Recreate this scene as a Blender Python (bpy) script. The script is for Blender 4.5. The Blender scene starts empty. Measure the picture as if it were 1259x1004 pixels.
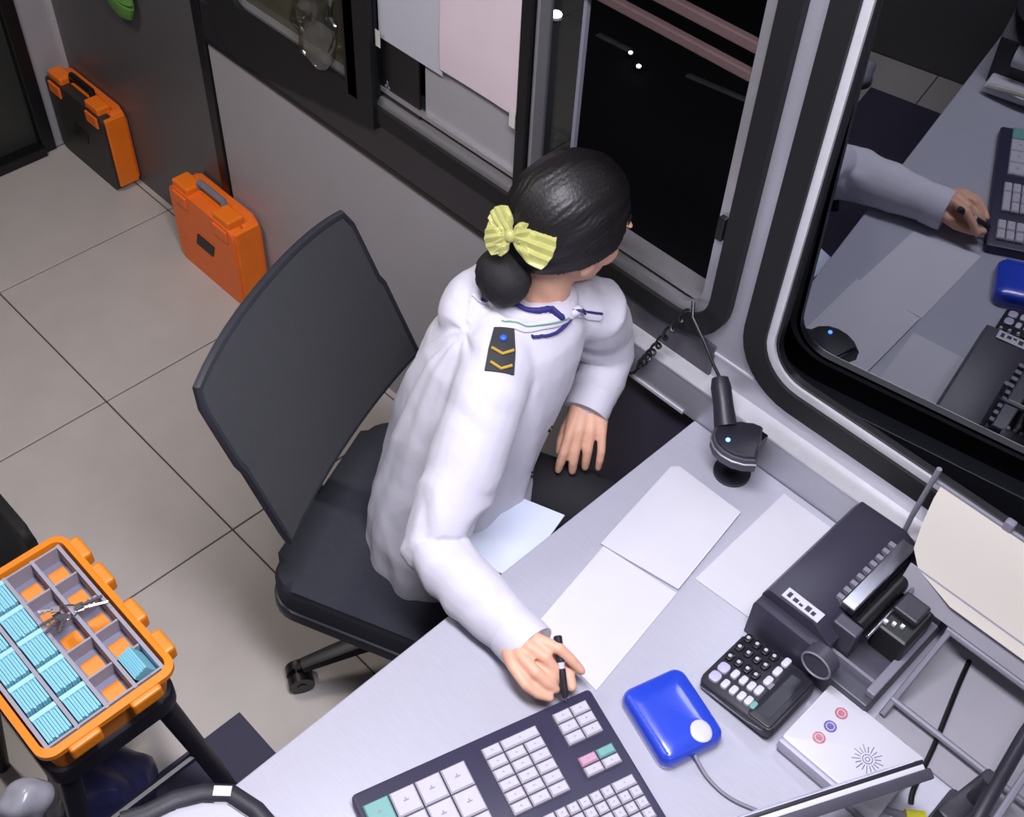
import bpy, bmesh, math, random
from mathutils import Vector, Matrix, noise
from mathutils.bvhtree import BVHTree
random.seed(7)
D = bpy.data
SC = bpy.context.scene
COL = SC.collection
R = math.radians

# ------------------------------------------------------------------ camera
cam_d = D.cameras.new('camera'); cam = D.objects.new('camera', cam_d); COL.objects.link(cam)
rx = Vector((0.69885893, 0.71399761, 0.04246885))
ry = -Vector((0.55257465, -0.50125123, -0.66588923))
rz_ = -Vector((-0.45415575, 0.48882984, -0.74484088))
m = Matrix((rx, ry, rz_)).transposed().to_4x4(); m.translation = (0, 0, 2.5)
cam.matrix_world = m
cam_d.sensor_width = 36; cam_d.lens = 1450 / 1259 * 36
cam_d.clip_start = 0.02
SC.camera = cam
# ------------------------------------------------------------------ world, exposure
w = D.worlds.new('night'); SC.world = w; w.use_nodes = True
w.node_tree.nodes['Background'].inputs[0].default_value = (0.35, 0.4, 0.55, 1)
w.node_tree.nodes['Background'].inputs[1].default_value = 0.004
vs = SC.view_settings
vs.view_transform = 'Standard'; vs.look = 'None'; vs.gamma = 1; vs.exposure = 0.2
vs.use_curve_mapping = False
# ------------------------------------------------------------------ ceiling lamp's light and an added fill
def area(name, loc, sx, sy, power, col):
    l = D.lights.new(name, 'AREA'); l.shape = 'RECTANGLE'; l.size = sx; l.size_y = sy
    l.energy = power; l.color = col
    o = D.objects.new(name, l); COL.objects.link(o); o.location = loc
    return o
area('lamp_or_fill_light', (-0.45, 0.55, 2.565), 1.15, 0.26, 46, (0.925, 0.905, 1.0))
area('lamp_or_fill_light', (-2.45, 0.35, 2.565), 0.5, 0.26, 16, (1.0, 0.93, 0.85))  # added fill to brighten the left end; no lamp is known there

# ------------------------------------------------------------------ materials
def lin(c):
    return tuple(((v/255)/12.92 if v/255 <= .04045 else ((v/255+.055)/1.055)**2.4) for v in c) + (1,)
MATS = {}
def mat(name, rgb, rough=.5, metal=0., var=.06, vscale=12., bump=0., bscale=200., spec=.5, stretch=None, sheen=0., coat=0.):
    if name in MATS: return MATS[name]
    M = D.materials.new(name); M.use_nodes = True; MATS[name] = M
    nt = M.node_tree; N = nt.nodes; L = nt.links
    b = N['Principled BSDF']
    b.inputs['Roughness'].default_value = rough; b.inputs['Metallic'].default_value = metal
    b.inputs['Specular IOR Level'].default_value = spec
    if sheen: b.inputs['Sheen Weight'].default_value = sheen
    if coat: b.inputs['Coat Weight'].default_value = coat; b.inputs['Coat Roughness'].default_value = .08
    tc = N.new('ShaderNodeTexCoord'); mp = N.new('ShaderNodeMapping')
    L.new(tc.outputs['Object'], mp.inputs[0])
    if stretch: mp.inputs['Scale'].default_value = stretch
    nz = N.new('ShaderNodeTexNoise'); nz.inputs['Scale'].default_value = vscale; nz.inputs['Detail'].default_value = 4
    L.new(mp.outputs[0], nz.inputs['Vector'])
    mx = N.new('ShaderNodeMix'); mx.data_type = 'RGBA'
    c = lin(rgb)
    mx.inputs[6].default_value = tuple(min(1, v*(1-var*2)) for v in c[:3]) + (1,)
    mx.inputs[7].default_value = tuple(min(1, v*(1+var*2)) for v in c[:3]) + (1,)
    L.new(nz.outputs['Fac'], mx.inputs[0]); L.new(mx.outputs[2], b.inputs['Base Color'])
    if bump:
        n2 = N.new('ShaderNodeTexNoise'); n2.inputs['Scale'].default_value = bscale; n2.inputs['Detail'].default_value = 3
        L.new(mp.outputs[0], n2.inputs['Vector'])
        bp = N.new('ShaderNodeBump'); bp.inputs['Strength'].default_value = bump; bp.inputs['Distance'].default_value = .002
        L.new(n2.outputs['Fac'], bp.inputs['Height']); L.new(bp.outputs[0], b.inputs['Normal'])
    return M
def emis(name, rgb, s):
    M = D.materials.new(name); M.use_nodes = True; b = M.node_tree.nodes['Principled BSDF']
    b.inputs['Base Color'].default_value = lin(rgb); b.inputs['Emission Color'].default_value = lin(rgb)
    b.inputs['Emission Strength'].default_value = s; return M
def glassmat(name, tint, refl, rough=.01):
    M = D.materials.new(name); M.use_nodes = True; nt = M.node_tree; N = nt.nodes; L = nt.links
    N.remove(N['Principled BSDF'])
    t = N.new('ShaderNodeBsdfTransparent'); t.inputs[0].default_value = tint
    g = N.new('ShaderNodeBsdfGlossy'); g.inputs['Roughness'].default_value = rough; g.inputs[0].default_value = (.9, .93, 1, 1)
    mx = N.new('ShaderNodeMixShader'); mx.inputs[0].default_value = refl
    L.new(t.outputs[0], mx.inputs[1]); L.new(g.outputs[0], mx.inputs[2])
    L.new(mx.outputs[0], N['Material Output'].inputs[0]); return M

M_TILE = mat('floor_tile', (182, 175, 170), .33, 0, .05, 9, .04, 60)
M_GROUT = mat('grout', (70, 66, 62), .9)
M_STEEL = mat('brushed_steel', (178, 178, 186), .36, .55, .06, 30, .05, 80, stretch=(2, 20, 20))
M_PANEL = mat('grey_laminate_panel', (158, 155, 159), .42, 0, .03, 8)
M_PANELD = mat('dark_laminate_panel', (84, 82, 84), .4, 0, .03, 8)
M_BLACK = mat('black_rubber', (9, 9, 12), .6, 0, .1, 40)
M_BLACKT = mat('black_trim', (8, 8, 11), .42, 0, .1, 40)
M_SILL = mat('dark_grey_sill', (36, 34, 40), .3, 0, .08, 12)
M_ALU = mat('aluminium_profile', (176, 174, 178), .32, .7, .05, 40)
M_ALUW = mat('light_trim_strip', (205, 204, 208), .3, .3, .05, 40)
M_REDBAR = mat('reddish_painted_bar', (92, 74, 74), .4, .3, .08, 30)
M_DOOR = mat('grey_green_door', (44, 46, 44), .4, 0, .08, 10)
M_WALL = mat('white_wall_board', (188, 187, 190), .6, 0, .03, 6)
M_CEIL = mat('ceiling_board', (205, 205, 208), .7, 0, .03, 6)
M_DESK = mat('grey_metal_worktop', (172, 172, 184), .34, .12, .04, 14, .05, 90, stretch=(3, 30, 3))
M_DESKB = mat('desk_body', (70, 70, 78), .5)
M_PAPER = mat('white_paper', (196, 195, 203), .8, 0, .015, 20)
M_PAPERG = mat('grey_white_paper', (176, 175, 184), .8, 0, .02, 10)
M_PAPERP = mat('pinkish_paper', (204, 188, 194), .8, 0, .05, 6)
M_CREAM = mat('cream_paper', (182, 177, 168), .8, 0, .01, 10)
M_KBLACK = mat('black_plastic', (34, 33, 42), .42, 0, .08, 40, .1, 500)
M_KBODY = mat('keyboard_plastic', (44, 41, 66), .45, 0, .06, 30)
M_KEYW = mat('white_key_plastic', (178, 175, 185), .45, 0, .02, 60)
M_KEYC = mat('cyan_key_plastic', (104, 156, 152), .45, 0, .02, 60)
M_KEYP = mat('pink_key_plastic', (180, 138, 162), .45, 0, .02, 60)
M_BLUE = mat('blue_plastic', (34, 64, 190), .3, 0, .04, 20, coat=.6)
M_WPLAS = mat('white_plastic', (192, 191, 200), .45, 0, .02, 20)
M_GPLAS = mat('grey_plastic', (120, 118, 130), .5, 0, .05, 20)
M_GPLASD = mat('dark_grey_plastic', (62, 61, 72), .45, 0, .05, 20)
M_CHAIR = mat('chair_mesh_fabric', (42, 43, 48), .75, 0, .1, 60, .5, 900, sheen=.1)
M_CHAIRP = mat('chair_plastic', (40, 41, 48), .45, 0, .08, 30)
M_SEAT = mat('seat_fabric', (40, 42, 52), .85, 0, .1, 60, .5, 700)
M_ORANGEY = mat('amber_orange_plastic', (240, 138, 28), .42, 0, .05, 20)
M_ORANGE = mat('orange_plastic', (240, 118, 22), .42, 0, .05, 20)
M_ORANGED = mat('orange_case_shell', (240, 112, 34), .45, 0, .05, 20)
M_GREYDIV = mat('grey_divider', (158, 156, 170), .55, 0, .04, 20)
M_CARD = mat('cyan_ticket_card', (136, 204, 222), .55, 0, .04, 20)
M_CARDL = mat('pale_cyan_band', (168, 222, 234), .55, 0, .04, 20)
M_CHROME = mat('chrome', (170, 170, 178), .18, .95, .05, 40)
M_MAT = mat('dark_floor_mat', (58, 56, 76), .8, 0, .06, 60, .3, 400)
M_SKIN = mat('skin', (216, 166, 140), .5, 0, .05, 30, .15, 300, spec=.4)
M_JACKET = mat('white_jacket_cloth', (198, 196, 207), .8, 0, .02, 8, .25, 90, sheen=.15)
M_TROUSER = mat('black_trousers', (24, 24, 30), .85, 0, .1, 30, .3, 300)
M_NAVY = mat('navy_stripe', (40, 36, 110), .7)
M_GREENS = mat('green_stripe', (120, 160, 140), .7)
M_EPAU = mat('epaulette_cloth', (36, 38, 44), .7, 0, .1, 60, .3, 800)
M_GOLD = mat('gold_braid', (214, 178, 74), .4, .4, .08, 80)
M_BADGE = mat('blue_badge', (52, 96, 220), .4)
M_BOW = mat('yellow_green_satin', (168, 168, 96), .4, 0, .12, 60, .2, 200, sheen=.3)
M_NET = mat('hair_net', (18, 16, 20), .7, 0, .2, 200, .8, 500)
M_GREEN = mat('green_cloth', (92, 140, 62), .7, 0, .2, 30, .3, 60)

# ------------------------------------------------------------------ mesh helpers
def box(bm, lo, hi, bev=0., seg=2):
    lo = Vector(lo); hi = Vector(hi)
    r = bmesh.ops.create_cube(bm, size=1, matrix=Matrix.Translation((lo+hi)/2) @ Matrix.Diagonal(tuple(hi-lo)+(1,)))
    if bev:
        ed = {e for v in r['verts'] for e in v.link_edges}
        bmesh.ops.bevel(bm, geom=list(ed), offset=bev, segments=seg, profile=.5, affect='EDGES')
def obox(bm, c, size, rot, bev=0., seg=2):
    """a box with its own rotation matrix"""
    t = bmesh.new(); s = Vector(size)/2; box(t, -s, s, bev, seg)
    bmesh.ops.transform(t, matrix=Matrix.Translation(c) @ rot.to_4x4(), verts=t.verts); join(bm, t)
def join(bm, t):
    me = D.meshes.new('tmp'); t.to_mesh(me); t.free(); bm.from_mesh(me); D.meshes.remove(me)
def frames(pts):
    pts = [Vector(p) for p in pts]; n = len(pts); T = []
    for i in range(n):
        a = pts[max(i-1, 0)]; b = pts[min(i+1, n-1)]; T.append((b-a).normalized())
    u = T[0].orthogonal().normalized(); U = []
    for i in range(n):
        u = (u - T[i]*u.dot(T[i])).normalized(); U.append(u)
    return pts, T, U
def tube(bm, pts, rad, n=10, cap=True, up=None, flat=1.):
    """swept round section; rad number or list; flat squeezes the second axis; up fixes the first axis"""
    pts, T, U = frames(pts)
    if not hasattr(rad, '__len__'): rad = [rad]*len(pts)
    rings = []
    for i, p in enumerate(pts):
        u = U[i]
        if up is not None: u = (Vector(up) - T[i]*Vector(up).dot(T[i])).normalized()
        v = T[i].cross(u)
        rings.append([bm.verts.new(p + (u*math.cos(a)*flat + v*math.sin(a))*rad[i]) for a in [2*math.pi*k/n for k in range(n)]])
    for a, b in zip(rings, rings[1:]):
        for k in range(n): bm.faces.new((a[k], a[(k+1) % n], b[(k+1) % n], b[k]))
    if cap:
        for ring, s in ((rings[0], -1), (rings[-1], 1)):
            i = 0 if s < 0 else -1
            c = bm.verts.new(pts[i] + T[i]*s*rad[i]*.0)
            for k in range(n):
                f = (ring[k], c, ring[(k+1) % n]) if s < 0 else (ring[k], ring[(k+1) % n], c)
                bm.faces.new(f)
def limb(bm, pts, rad, n=14):
    """tube with rounded ends"""
    pts = [Vector(p) for p in pts]; rad = list(rad)
    a = (pts[0]-pts[1]).normalized(); b = (pts[-1]-pts[-2]).normalized()
    P = [pts[0]+a*rad[0]*.95, pts[0]+a*rad[0]*.7] + pts + [pts[-1]+b*rad[-1]*.7, pts[-1]+b*rad[-1]*.95]
    Q = [rad[0]*.3, rad[0]*.72] + rad + [rad[-1]*.72, rad[-1]*.3]
    tube(bm, P, Q, n)
def ball(bm, c, r, rot=None, sub=3):
    if not hasattr(r, '__len__'): r = (r, r, r)
    M = Matrix.Translation(c) @ (rot.to_4x4() if rot else Matrix()) @ Matrix.Diagonal(tuple(r)+(1,))
    bmesh.ops.create_icosphere(bm, subdivisions=sub, radius=1, matrix=M)
def loft(bm, rings):
    R_ = [[bm.verts.new(p) for p in r] for r in rings]; n = len(R_[0])
    for a, b in zip(R_, R_[1:]):
        for k in range(n): bm.faces.new((a[k], a[(k+1) % n], b[(k+1) % n], b[k]))
    bm.faces.new(list(reversed(R_[0]))); bm.faces.new(R_[-1])
def prism(bm, poly, z0, z1, bev=0.):
    a = [bm.verts.new((x, y, z0)) for x, y in poly]; b = [bm.verts.new((x, y, z1)) for x, y in poly]
    n = len(poly); fs = [bm.faces.new(b), bm.faces.new(list(reversed(a)))]
    for k in range(n): fs.append(bm.faces.new((a[k], a[(k+1) % n], b[(k+1) % n], b[k])))
    if bev:
        ed = [e for e in fs[0].edges]
        bmesh.ops.bevel(bm, geom=ed, offset=bev, segments=2, profile=.5, affect='EDGES')
def rrect(x0, y0, x1, y1, r, n=6):
    out = []
    for cx, cy, a0 in ((x1-r, y0+r, -90), (x1-r, y1-r, 0), (x0+r, y1-r, 90), (x0+r, y0+r, 180)):
        for k in range(n+1):
            a = R(a0 + 90*k/n); out.append((cx+r*math.cos(a), cy+r*math.sin(a)))
    return out
def rrect4(x0, y0, x1, y1, rs, n=6):
    out = []
    for (cx, cy, a0, ux, uy), r in zip(((x1, y0, -90, -1, 1), (x1, y1, 0, -1, -1), (x0, y1, 90, 1, -1), (x0, y0, 180, 1, 1)), rs):
        for k in range(n+1):
            a = R(a0 + 90*k/n); out.append((cx+ux*r+r*math.cos(a), cy+uy*r+r*math.sin(a)))
    return out
def chaikin(P, n=3):
    P = [Vector(p) for p in P]
    for k in range(n):
        Q = [P[0]]
        for a, b in zip(P, P[1:]): Q += [a.lerp(b, .25), a.lerp(b, .75)]
        P = Q + [P[-1]]
    return P
def cyl(bm, a, b, r, n=16):
    tube(bm, [a, b], r, n)
PM = {}
def pm(o):
    return PM[o.name] if o is not None and o.name in PM else Matrix()
def obj(name, bm, material, parent=None, smooth=False, world=False, angle=40):
    """ONE mesh object; world=True when the shape is given in world coordinates"""
    me = D.meshes.new(name)
    bmesh.ops.recalc_face_normals(bm, faces=bm.faces)
    if world and parent is not None:
        bmesh.ops.transform(bm, matrix=pm(parent).inverted(), verts=bm.verts)
    bm.to_mesh(me); bm.free()
    return meobj(name, me, material, parent, smooth, angle)
def meobj(name, me, material, parent=None, smooth=False, angle=40):
    if not me.materials: me.materials.append(material)
    if smooth:
        me.polygons.foreach_set('use_smooth', [True]*len(me.polygons))
        if angle < 180:
            try: me.set_sharp_from_angle(angle=R(angle))
            except Exception: pass
    o = D.objects.new(name, me); COL.objects.link(o)
    if parent is not None: o.parent = parent; PM[o.name] = pm(parent)
    return o
def tag(o, label=None, cat=None, group=None, kind=None):
    if label: o['label'] = label
    if cat: o['category'] = cat
    if group: o['group'] = group
    if kind: o['kind'] = kind
    return o
def thing(name, label, cat, loc=(0, 0, 0), rz=0., group=None, kind=None):
    o = D.objects.new(name, None); COL.objects.link(o); o.empty_display_size = .05
    o.location = loc; o.rotation_euler = (0, 0, rz)
    PM[o.name] = Matrix.Translation(loc) @ Matrix.Rotation(rz, 4, 'Z')
    return tag(o, label, cat, group, kind)
def struct(name, bm, material, label=None, cat=None, parent=None, **k):
    o = obj(name, bm, material, parent, **k)
    if parent is None: tag(o, label, cat, kind='structure')
    return o
def B(lo, hi, bev=0., seg=2):
    bm = bmesh.new(); box(bm, lo, hi, bev, seg); return bm
def ringmesh(outer, inner, y0, y1):
    """a closed ring between two loops of (x,z), from depth y0 to y1"""
    bm = bmesh.new(); n = len(outer)
    V = [[bm.verts.new((p[0], y, p[1])) for p in loop] for loop in (outer, inner) for y in (y0, y1)]
    o0, o1, i0, i1 = V
    for k in range(n):
        j = (k+1) % n
        bm.faces.new((o0[k], o0[j], i0[j], i0[k])); bm.faces.new((o1[k], i1[k], i1[j], o1[j]))
        bm.faces.new((o0[k], o1[k], o1[j], o0[j])); bm.faces.new((i0[k], i0[j], i1[j], i1[k]))
    return bm
def remesh(bm, voxel, smooth=6, factor=.5):
    me = D.meshes.new('raw'); bmesh.ops.recalc_face_normals(bm, faces=bm.faces); bm.to_mesh(me); bm.free()
    o = D.objects.new('raw', me); COL.objects.link(o)
    md = o.modifiers.new('r', 'REMESH'); md.mode = 'VOXEL'; md.voxel_size = voxel
    if smooth:
        ms = o.modifiers.new('s', 'SMOOTH'); ms.iterations = smooth; ms.factor = factor
    dg = bpy.context.evaluated_depsgraph_get(); dg.update()
    out = D.meshes.new_from_object(o.evaluated_get(dg))
    D.objects.remove(o); D.meshes.remove(me)
    out.materials.clear()
    return out
def to_local(me, parent):
    me.transform(pm(parent).inverted())

# ================================================================== THE SETTING
X0, X1, Y0, YW, ZC = -3.45, 0.95, -0.75, 1.44, 2.60
fl = struct('floor', B((X0-.1, Y0-.1, -.10), (X1+.1, YW+.02, -.004)), M_GROUT, 'pale grey square floor tiles with dark joints', 'floor')
gx = [X0] + [x for x in [-1.71+.6*k for k in range(-2, 5)] if X0+.02 < x < X1-.02] + [X1]
gy = [Y0] + [y for y in [.215+.6*k for k in range(-2, 4)] if Y0+.02 < y < YW-.02] + [YW]
tile_me = {}
for i in range(len(gx)-1):
    for j in range(len(gy)-1):
        sx, sy = gx[i+1]-gx[i], gy[j+1]-gy[j]; key = (round(sx, 3), round(sy, 3))
        if key not in tile_me:
            o = obj('tile', B((-sx/2+.0022, -sy/2+.0022, -.012), (sx/2-.0022, sy/2-.0022, 0), .0012, 1), M_TILE, fl); tile_me[key] = o.data
        else:
            o = meobj('tile', tile_me[key], M_TILE, fl)
        o.location = ((gx[i]+gx[i+1])/2, (gy[j]+gy[j+1])/2, random.uniform(-.0006, 0))

def holed_plate(outer, holes, y0, y1):
    """plate in the xz plane with holes, through a filled 2D curve"""
    cu = D.curves.new('plate', 'CURVE'); cu.dimensions = '2D'; cu.fill_mode = 'BOTH'; cu.extrude = (y1-y0)/2
    for loop in [outer] + holes:
        s = cu.splines.new('POLY'); s.points.add(len(loop)-1); s.use_cyclic_u = True
        for p, q in zip(s.points, loop): p.co = (q[0], q[1], 0, 1)
    o = D.objects.new('plate', cu); COL.objects.link(o)
    dg = bpy.context.evaluated_depsgraph_get(); dg.update()
    me = D.meshes.new_from_object(o.evaluated_get(dg)); D.objects.remove(o); D.curves.remove(cu)
    me.transform(Matrix.Translation((0, (y0+y1)/2, 0)) @ Matrix.Rotation(R(90), 4, 'X'))
    me.materials.clear(); return me
W1 = (-2.45, .915, -.80, 2.28); W2 = (-.76, .895, .82, 2.28)
rec = lambda a, b, c, d: [(a, b), (c, b), (c, d), (a, d)]
N8 = 8
me = holed_plate(rec(X0-.1, -.05, X1+.1, ZC), [rrect(*W1, .11, N8), rrect(*W2, .13, N8)], YW, YW+.045)
wall_back = tag(meobj('wall_back', me, M_STEEL), 'brushed steel window wall of the booth behind the desk', 'wall', kind='structure')
# laminate panels and trims fixed on that wall
obj('panel', B((X0, YW-.006, 0), (-2.552, YW+.002, 2.56)), M_PANELD, wall_back)
obj('panel', B((-2.512, YW-.006, 0), (-1.13, YW+.002, .80)), M_PANEL, wall_back)
obj('panel', B((-1.127, YW-.006, 0), (-.60, YW+.002, .80)), mat('desk_shade_panel', (62, 58, 74), .45, 0, .03, 8), wall_back)  # split off so its dark violet holds the shade beside the desk
obj('corner_strip', B((X0, YW-.02, 0), (X0+.012, YW, 2.56)), M_ALUW, wall_back)
obj('seam_strip', B((-2.556, YW-.014, 0), (-2.516, YW+.002, 2.56), .003), M_BLACKT, wall_back)
obj('ledge_strip', B((-2.516, YW-.016, .795), (-1.30, YW+.002, .812), .003), M_BLACKT, wall_back)
bm = bmesh.new()
prism(bm, [(0, 0), (.016, 0), (.012, .10), (.0, .105)], -2.51, -1.28)
bmesh.ops.transform(bm, matrix=Matrix(((0, 0, 1, 0), (-1, 0, 0, YW), (0, 1, 0, .812), (0, 0, 0, 1))), verts=bm.verts)
obj('sill', bm, M_SILL, wall_back)
obj('lower_band', B((-1.29, YW-.006, .838), (-.815, YW+.002, .918), .002), mat('grey_band', (74, 72, 80), .3, .3, .05, 20), wall_back)
tr = struct('trim_1', B((-1.34, YW-.042, .745), (X1, YW, .838), .002), M_STEEL, 'brushed steel ledge running under the windows along the desk', 'trim')
obj('lip', B((-1.34, YW-.045, .836), (X1, YW, .841)), M_ALUW, tr)
obj('lip', B((-1.34, YW-.046, .745), (-.83, YW-.04, .752)), M_ALUW, tr)
obj('seam', B((-.90, YW-.003, .898), (-.60, YW, .903)), M_ALUW, tr)

# window 1: sliding window
win1 = thing('window_1', 'long black-gasketed sliding window with rounded corners, open at its right', 'window', (-1.6, YW, .915), kind='structure')
def off(wd, d): return (wd[0]+d, wd[1]+d, wd[2]-d, wd[3]-d)
obj('gasket', ringmesh(rrect(*W1, .11, N8), rrect(*off(W1, .042), .075, N8), YW-.018, YW+.05), M_BLACK, win1, True, True)
obj('frame', ringmesh(rrect(*off(W1, .040), .076, N8), rrect(*off(W1, .066), .052, N8), YW-.008, YW+.07), M_ALU, win1, True, True)
obj('corner_liner', ringmesh([(x, .898 if x > -1.81 and y < .85 else y) for x, y in rrect4(-2.452, .820, -1.80, 2.2, (.001, .001, .1, .13), N8)], rrect4(-2.345, .978, -1.895, 2.15, (.004, .004, .05, .06), N8), YW-.026, YW-.012), M_BLACK, win1, True, True)
obj('rail', B((-1.86, YW-.004, .997), (-.868, YW+.006, 1.008)), M_ALU, win1, world=True)
obj('mullion', B((-1.89, YW-.026, .95), (-1.852, YW+.03, 2.22), .003), M_BLACKT, win1, world=True)
obj('mullion', B((-1.846, YW-.012, .975), (-1.812, YW+.03, 2.22), .003), M_ALU, win1, world=True)
obj('mullion', B((-1.812, YW-.014, .975), (-1.796, YW+.03, 2.22), .003), M_BLACKT, win1, world=True)
obj('mullion', B((-1.366, YW-.014, .98), (-1.336, YW+.03, 2.22), .003), M_BLACKT, win1, world=True)
obj('mullion', B((-1.333, YW-.006, .98), (-1.325, YW+.03, 2.22)), M_ALU, win1, world=True)
obj('sash_edge', B((-1.246, YW+.02, 1.0), (-1.238, YW+.03, 2.22)), M_GPLAS, win1, world=True)
M_OLIVE = mat('olive_backlight_pane', (66, 65, 52), .16, 0, .25, 5, .35, 14, spec=.6)  # dim olive light from outside is put into the pane's own colour
obj('pane', B((-2.40, YW+.012, .95), (-1.86, YW+.018, 2.22)), M_OLIVE, win1, world=True)
M_CLEAR = glassmat('clear_glass', (.8, .84, .82, 1), .07)
obj('pane', B((-1.80, YW+.012, .985), (-1.36, YW+.018, 2.22)), M_CLEAR, win1, world=True)
obj('pane', B((-1.336, YW+.022, .99), (-1.24, YW+.026, 2.22)), M_CLEAR, win1, world=True)
M_FROST = mat('frosted_grey_film', (150, 148, 152), .35, 0, .04, 10)
obj('film', B((-1.655, YW+.006, 1.0), (-1.367, YW+.011, 1.42)), M_FROST, win1, world=True)
obj('cross_bar', B((-1.33, YW-.004, 1.470), (-.866, YW+.012, 1.488), .003), M_REDBAR, win1, world=True)
obj('cross_bar', B((-1.33, YW-.004, 1.520), (-.866, YW+.012, 1.540), .003), M_REDBAR, win1, world=True)
obj('latch', B((-.862, YW-.02, 1.165), (-.846, YW+.002, 1.215), .004), M_BLACKT, win1, world=True)

# window 2: fixed window whose dark glass mirrors the desk
win2 = thing('window_2', 'fixed window with rounded corner, black gasket and dark mirroring glass beside the printer', 'window', (0, YW, .895), kind='structure')
obj('gasket', ringmesh(rrect(*W2, .13, N8), rrect(*off(W2, .046), .09, N8), YW-.018, YW+.012), M_BLACK, win2, True, True)
obj('inner_trim', ringmesh(rrect(*off(W2, .044), .091, N8), rrect(*off(W2, .062), .075, N8), YW-.010, YW+.006), M_ALUW, win2, True, True)
obj('glazing_bead', ringmesh(rrect(*off(W2, .061), .076, N8), rrect(*off(W2, .068), .070, N8), YW-.004, YW+.010), M_BLACKT, win2, True, True)
bm = bmesh.new(); box(bm, (-.79, -.003, -.82), (.90, .003, .68))
nrm = Vector((-.085, 1, .055)).normalized()
xx = Vector((1, .085, 0)).normalized(); zz = xx.cross(nrm)
Mg = Matrix((xx, nrm, zz)).transposed().to_4x4(); Mg.translation = (.05, YW+.072, 1.6)
bmesh.ops.transform(bm, matrix=Mg, verts=bm.verts)
M_MIRROR = glassmat('reflective_night_glass', (.12, .13, .15, 1), .25, .004)
obj('pane', bm, M_MIRROR, win2, world=True)

# left wall with door
wl = struct('wall_left', B((X0-.08, 1.305, 0), (X0, YW, ZC)), M_PANEL, 'grey end wall of the booth beside the door', 'wall')
obj('lintel', B((X0-.08, Y0-.08, 2.1), (X0, 1.305, ZC)), M_PANEL, wl)
obj('jamb_panel', B((X0-.08, Y0-.08, 0), (X0, .42, 2.1)), M_PANEL, wl)
d1 = thing('door_1', 'dark grey door with black frame in the end wall', 'door', (X0, .86, 0), kind='structure')
obj('door_leaf', B((X0-.05, .46, .03), (X0-.02, 1.275, 2.06)), M_DOOR, d1, world=True)
obj('door_frame', B((X0-.06, 1.27, 0), (X0+.012, 1.318, 2.1), .004), M_BLACKT, d1, world=True)
obj('door_frame', B((X0-.06, .42, 0), (X0+.012, .465, 2.1), .004), M_BLACKT, d1, world=True)
obj('door_frame', B((X0-.06, .46, 2.05), (X0+.012, 1.275, 2.1), .004), M_BLACKT, d1, world=True)
obj('threshold', B((X0-.06, .46, 0), (X0+.03, 1.275, .035), .004), M_BLACKT, d1, world=True)
obj('door_handle', B((X0-.02, .52, 1.0), (X0+.05, .66, 1.025), .006), M_ALU, d1, world=True)
struct('wall_right', B((X1, Y0-.08, 0), (X1+.08, YW+.08, ZC)), M_WALL, 'plain pale end wall behind the printer side', 'wall')
struct('wall_front', B((X0-.08, Y0-.08, 0), (X1, Y0, ZC)), M_PANELD, 'dark laminate wall opposite the windows', 'wall')
struct('ceiling', B((X0-.08, Y0-.08, ZC), (X1+.08, YW+.08, ZC+.06)), M_CEIL, 'white ceiling board with a flush lamp and an added fill panel', 'ceiling')
M_LAMP = emis('lamp_diffuser', (238, 238, 255), 3)
def lamp(x, y, sx, sy, label):
    t = thing('ceiling_lamp_or_fill', label, 'lamp', (x, y, ZC), group='ceiling lamp and added fill')
    obj('frame', ringmesh(rec(-sx/2-.02, -sy/2-.02, sx/2+.02, sy/2+.02), rec(-sx/2, -sy/2, sx/2, sy/2), 0, .03), M_ALUW, t).rotation_euler = (R(90), 0, 0)
    obj('diffuser', B((-sx/2, -sy/2, -.022), (sx/2, sy/2, -.004)), M_LAMP, t)
lamp(-.45, .55, 1.15, .26, 'long white ceiling lamp above the desk')
lamp(-2.45, .35, .5, .26, 'small white fill panel added on the ceiling nearer the door')

# outside at night
M_ROAD = mat('night_asphalt', (40, 40, 44), .8, 0, .15, 3, .3, 80)
M_LINE = mat('worn_road_paint', (130, 130, 130), .8, 0, .3, 20)
struct('ground', B((-14, YW+.1, -.3), (8, 16, -.15)), M_ROAD, 'dark asphalt lane outside the booth', 'road')
for i, (xa, ya, xb, yb) in enumerate([(-2.888, 3.493, -2.713, 3.504), (-2.438, 3.545, -2.12, 3.595)]):
    bm = bmesh.new(); tube(bm, [(xa, ya, -.148), (xb, yb, -.148)], .018, 4, up=(0, 0, 1), flat=.2)
    tag(obj('lane_line', bm, M_LINE), ['short worn pale line on the dark lane outside', 'long worn pale line on the dark lane outside'][i], 'road marking', 'lane lines outside')
M_BULB = emis('distant_bulb', (235, 240, 255), 6)
def stud(x, y, s, label):
    t = thing('lane_light', label, 'light', (x, y, -.15), group='lane lights outside')
    bm = bmesh.new(); cyl(bm, (0, 0, 0), (0, 0, .012), s*1.8, 12); obj('base', bm, M_BLACKT, t)
    bm = bmesh.new(); ball(bm, (0, 0, .014), (s, s, s*.6), sub=2); obj('bulb', bm, M_BULB, t, True)
stud(-3.10, 3.455, .028, 'bright white light outside, beside the window mullion')
stud(-2.69, 3.478, .009, 'small light outside, upper of the pair in the open window')
stud(-2.60, 3.427, .010, 'small light outside, lower of the pair in the open window')

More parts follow.
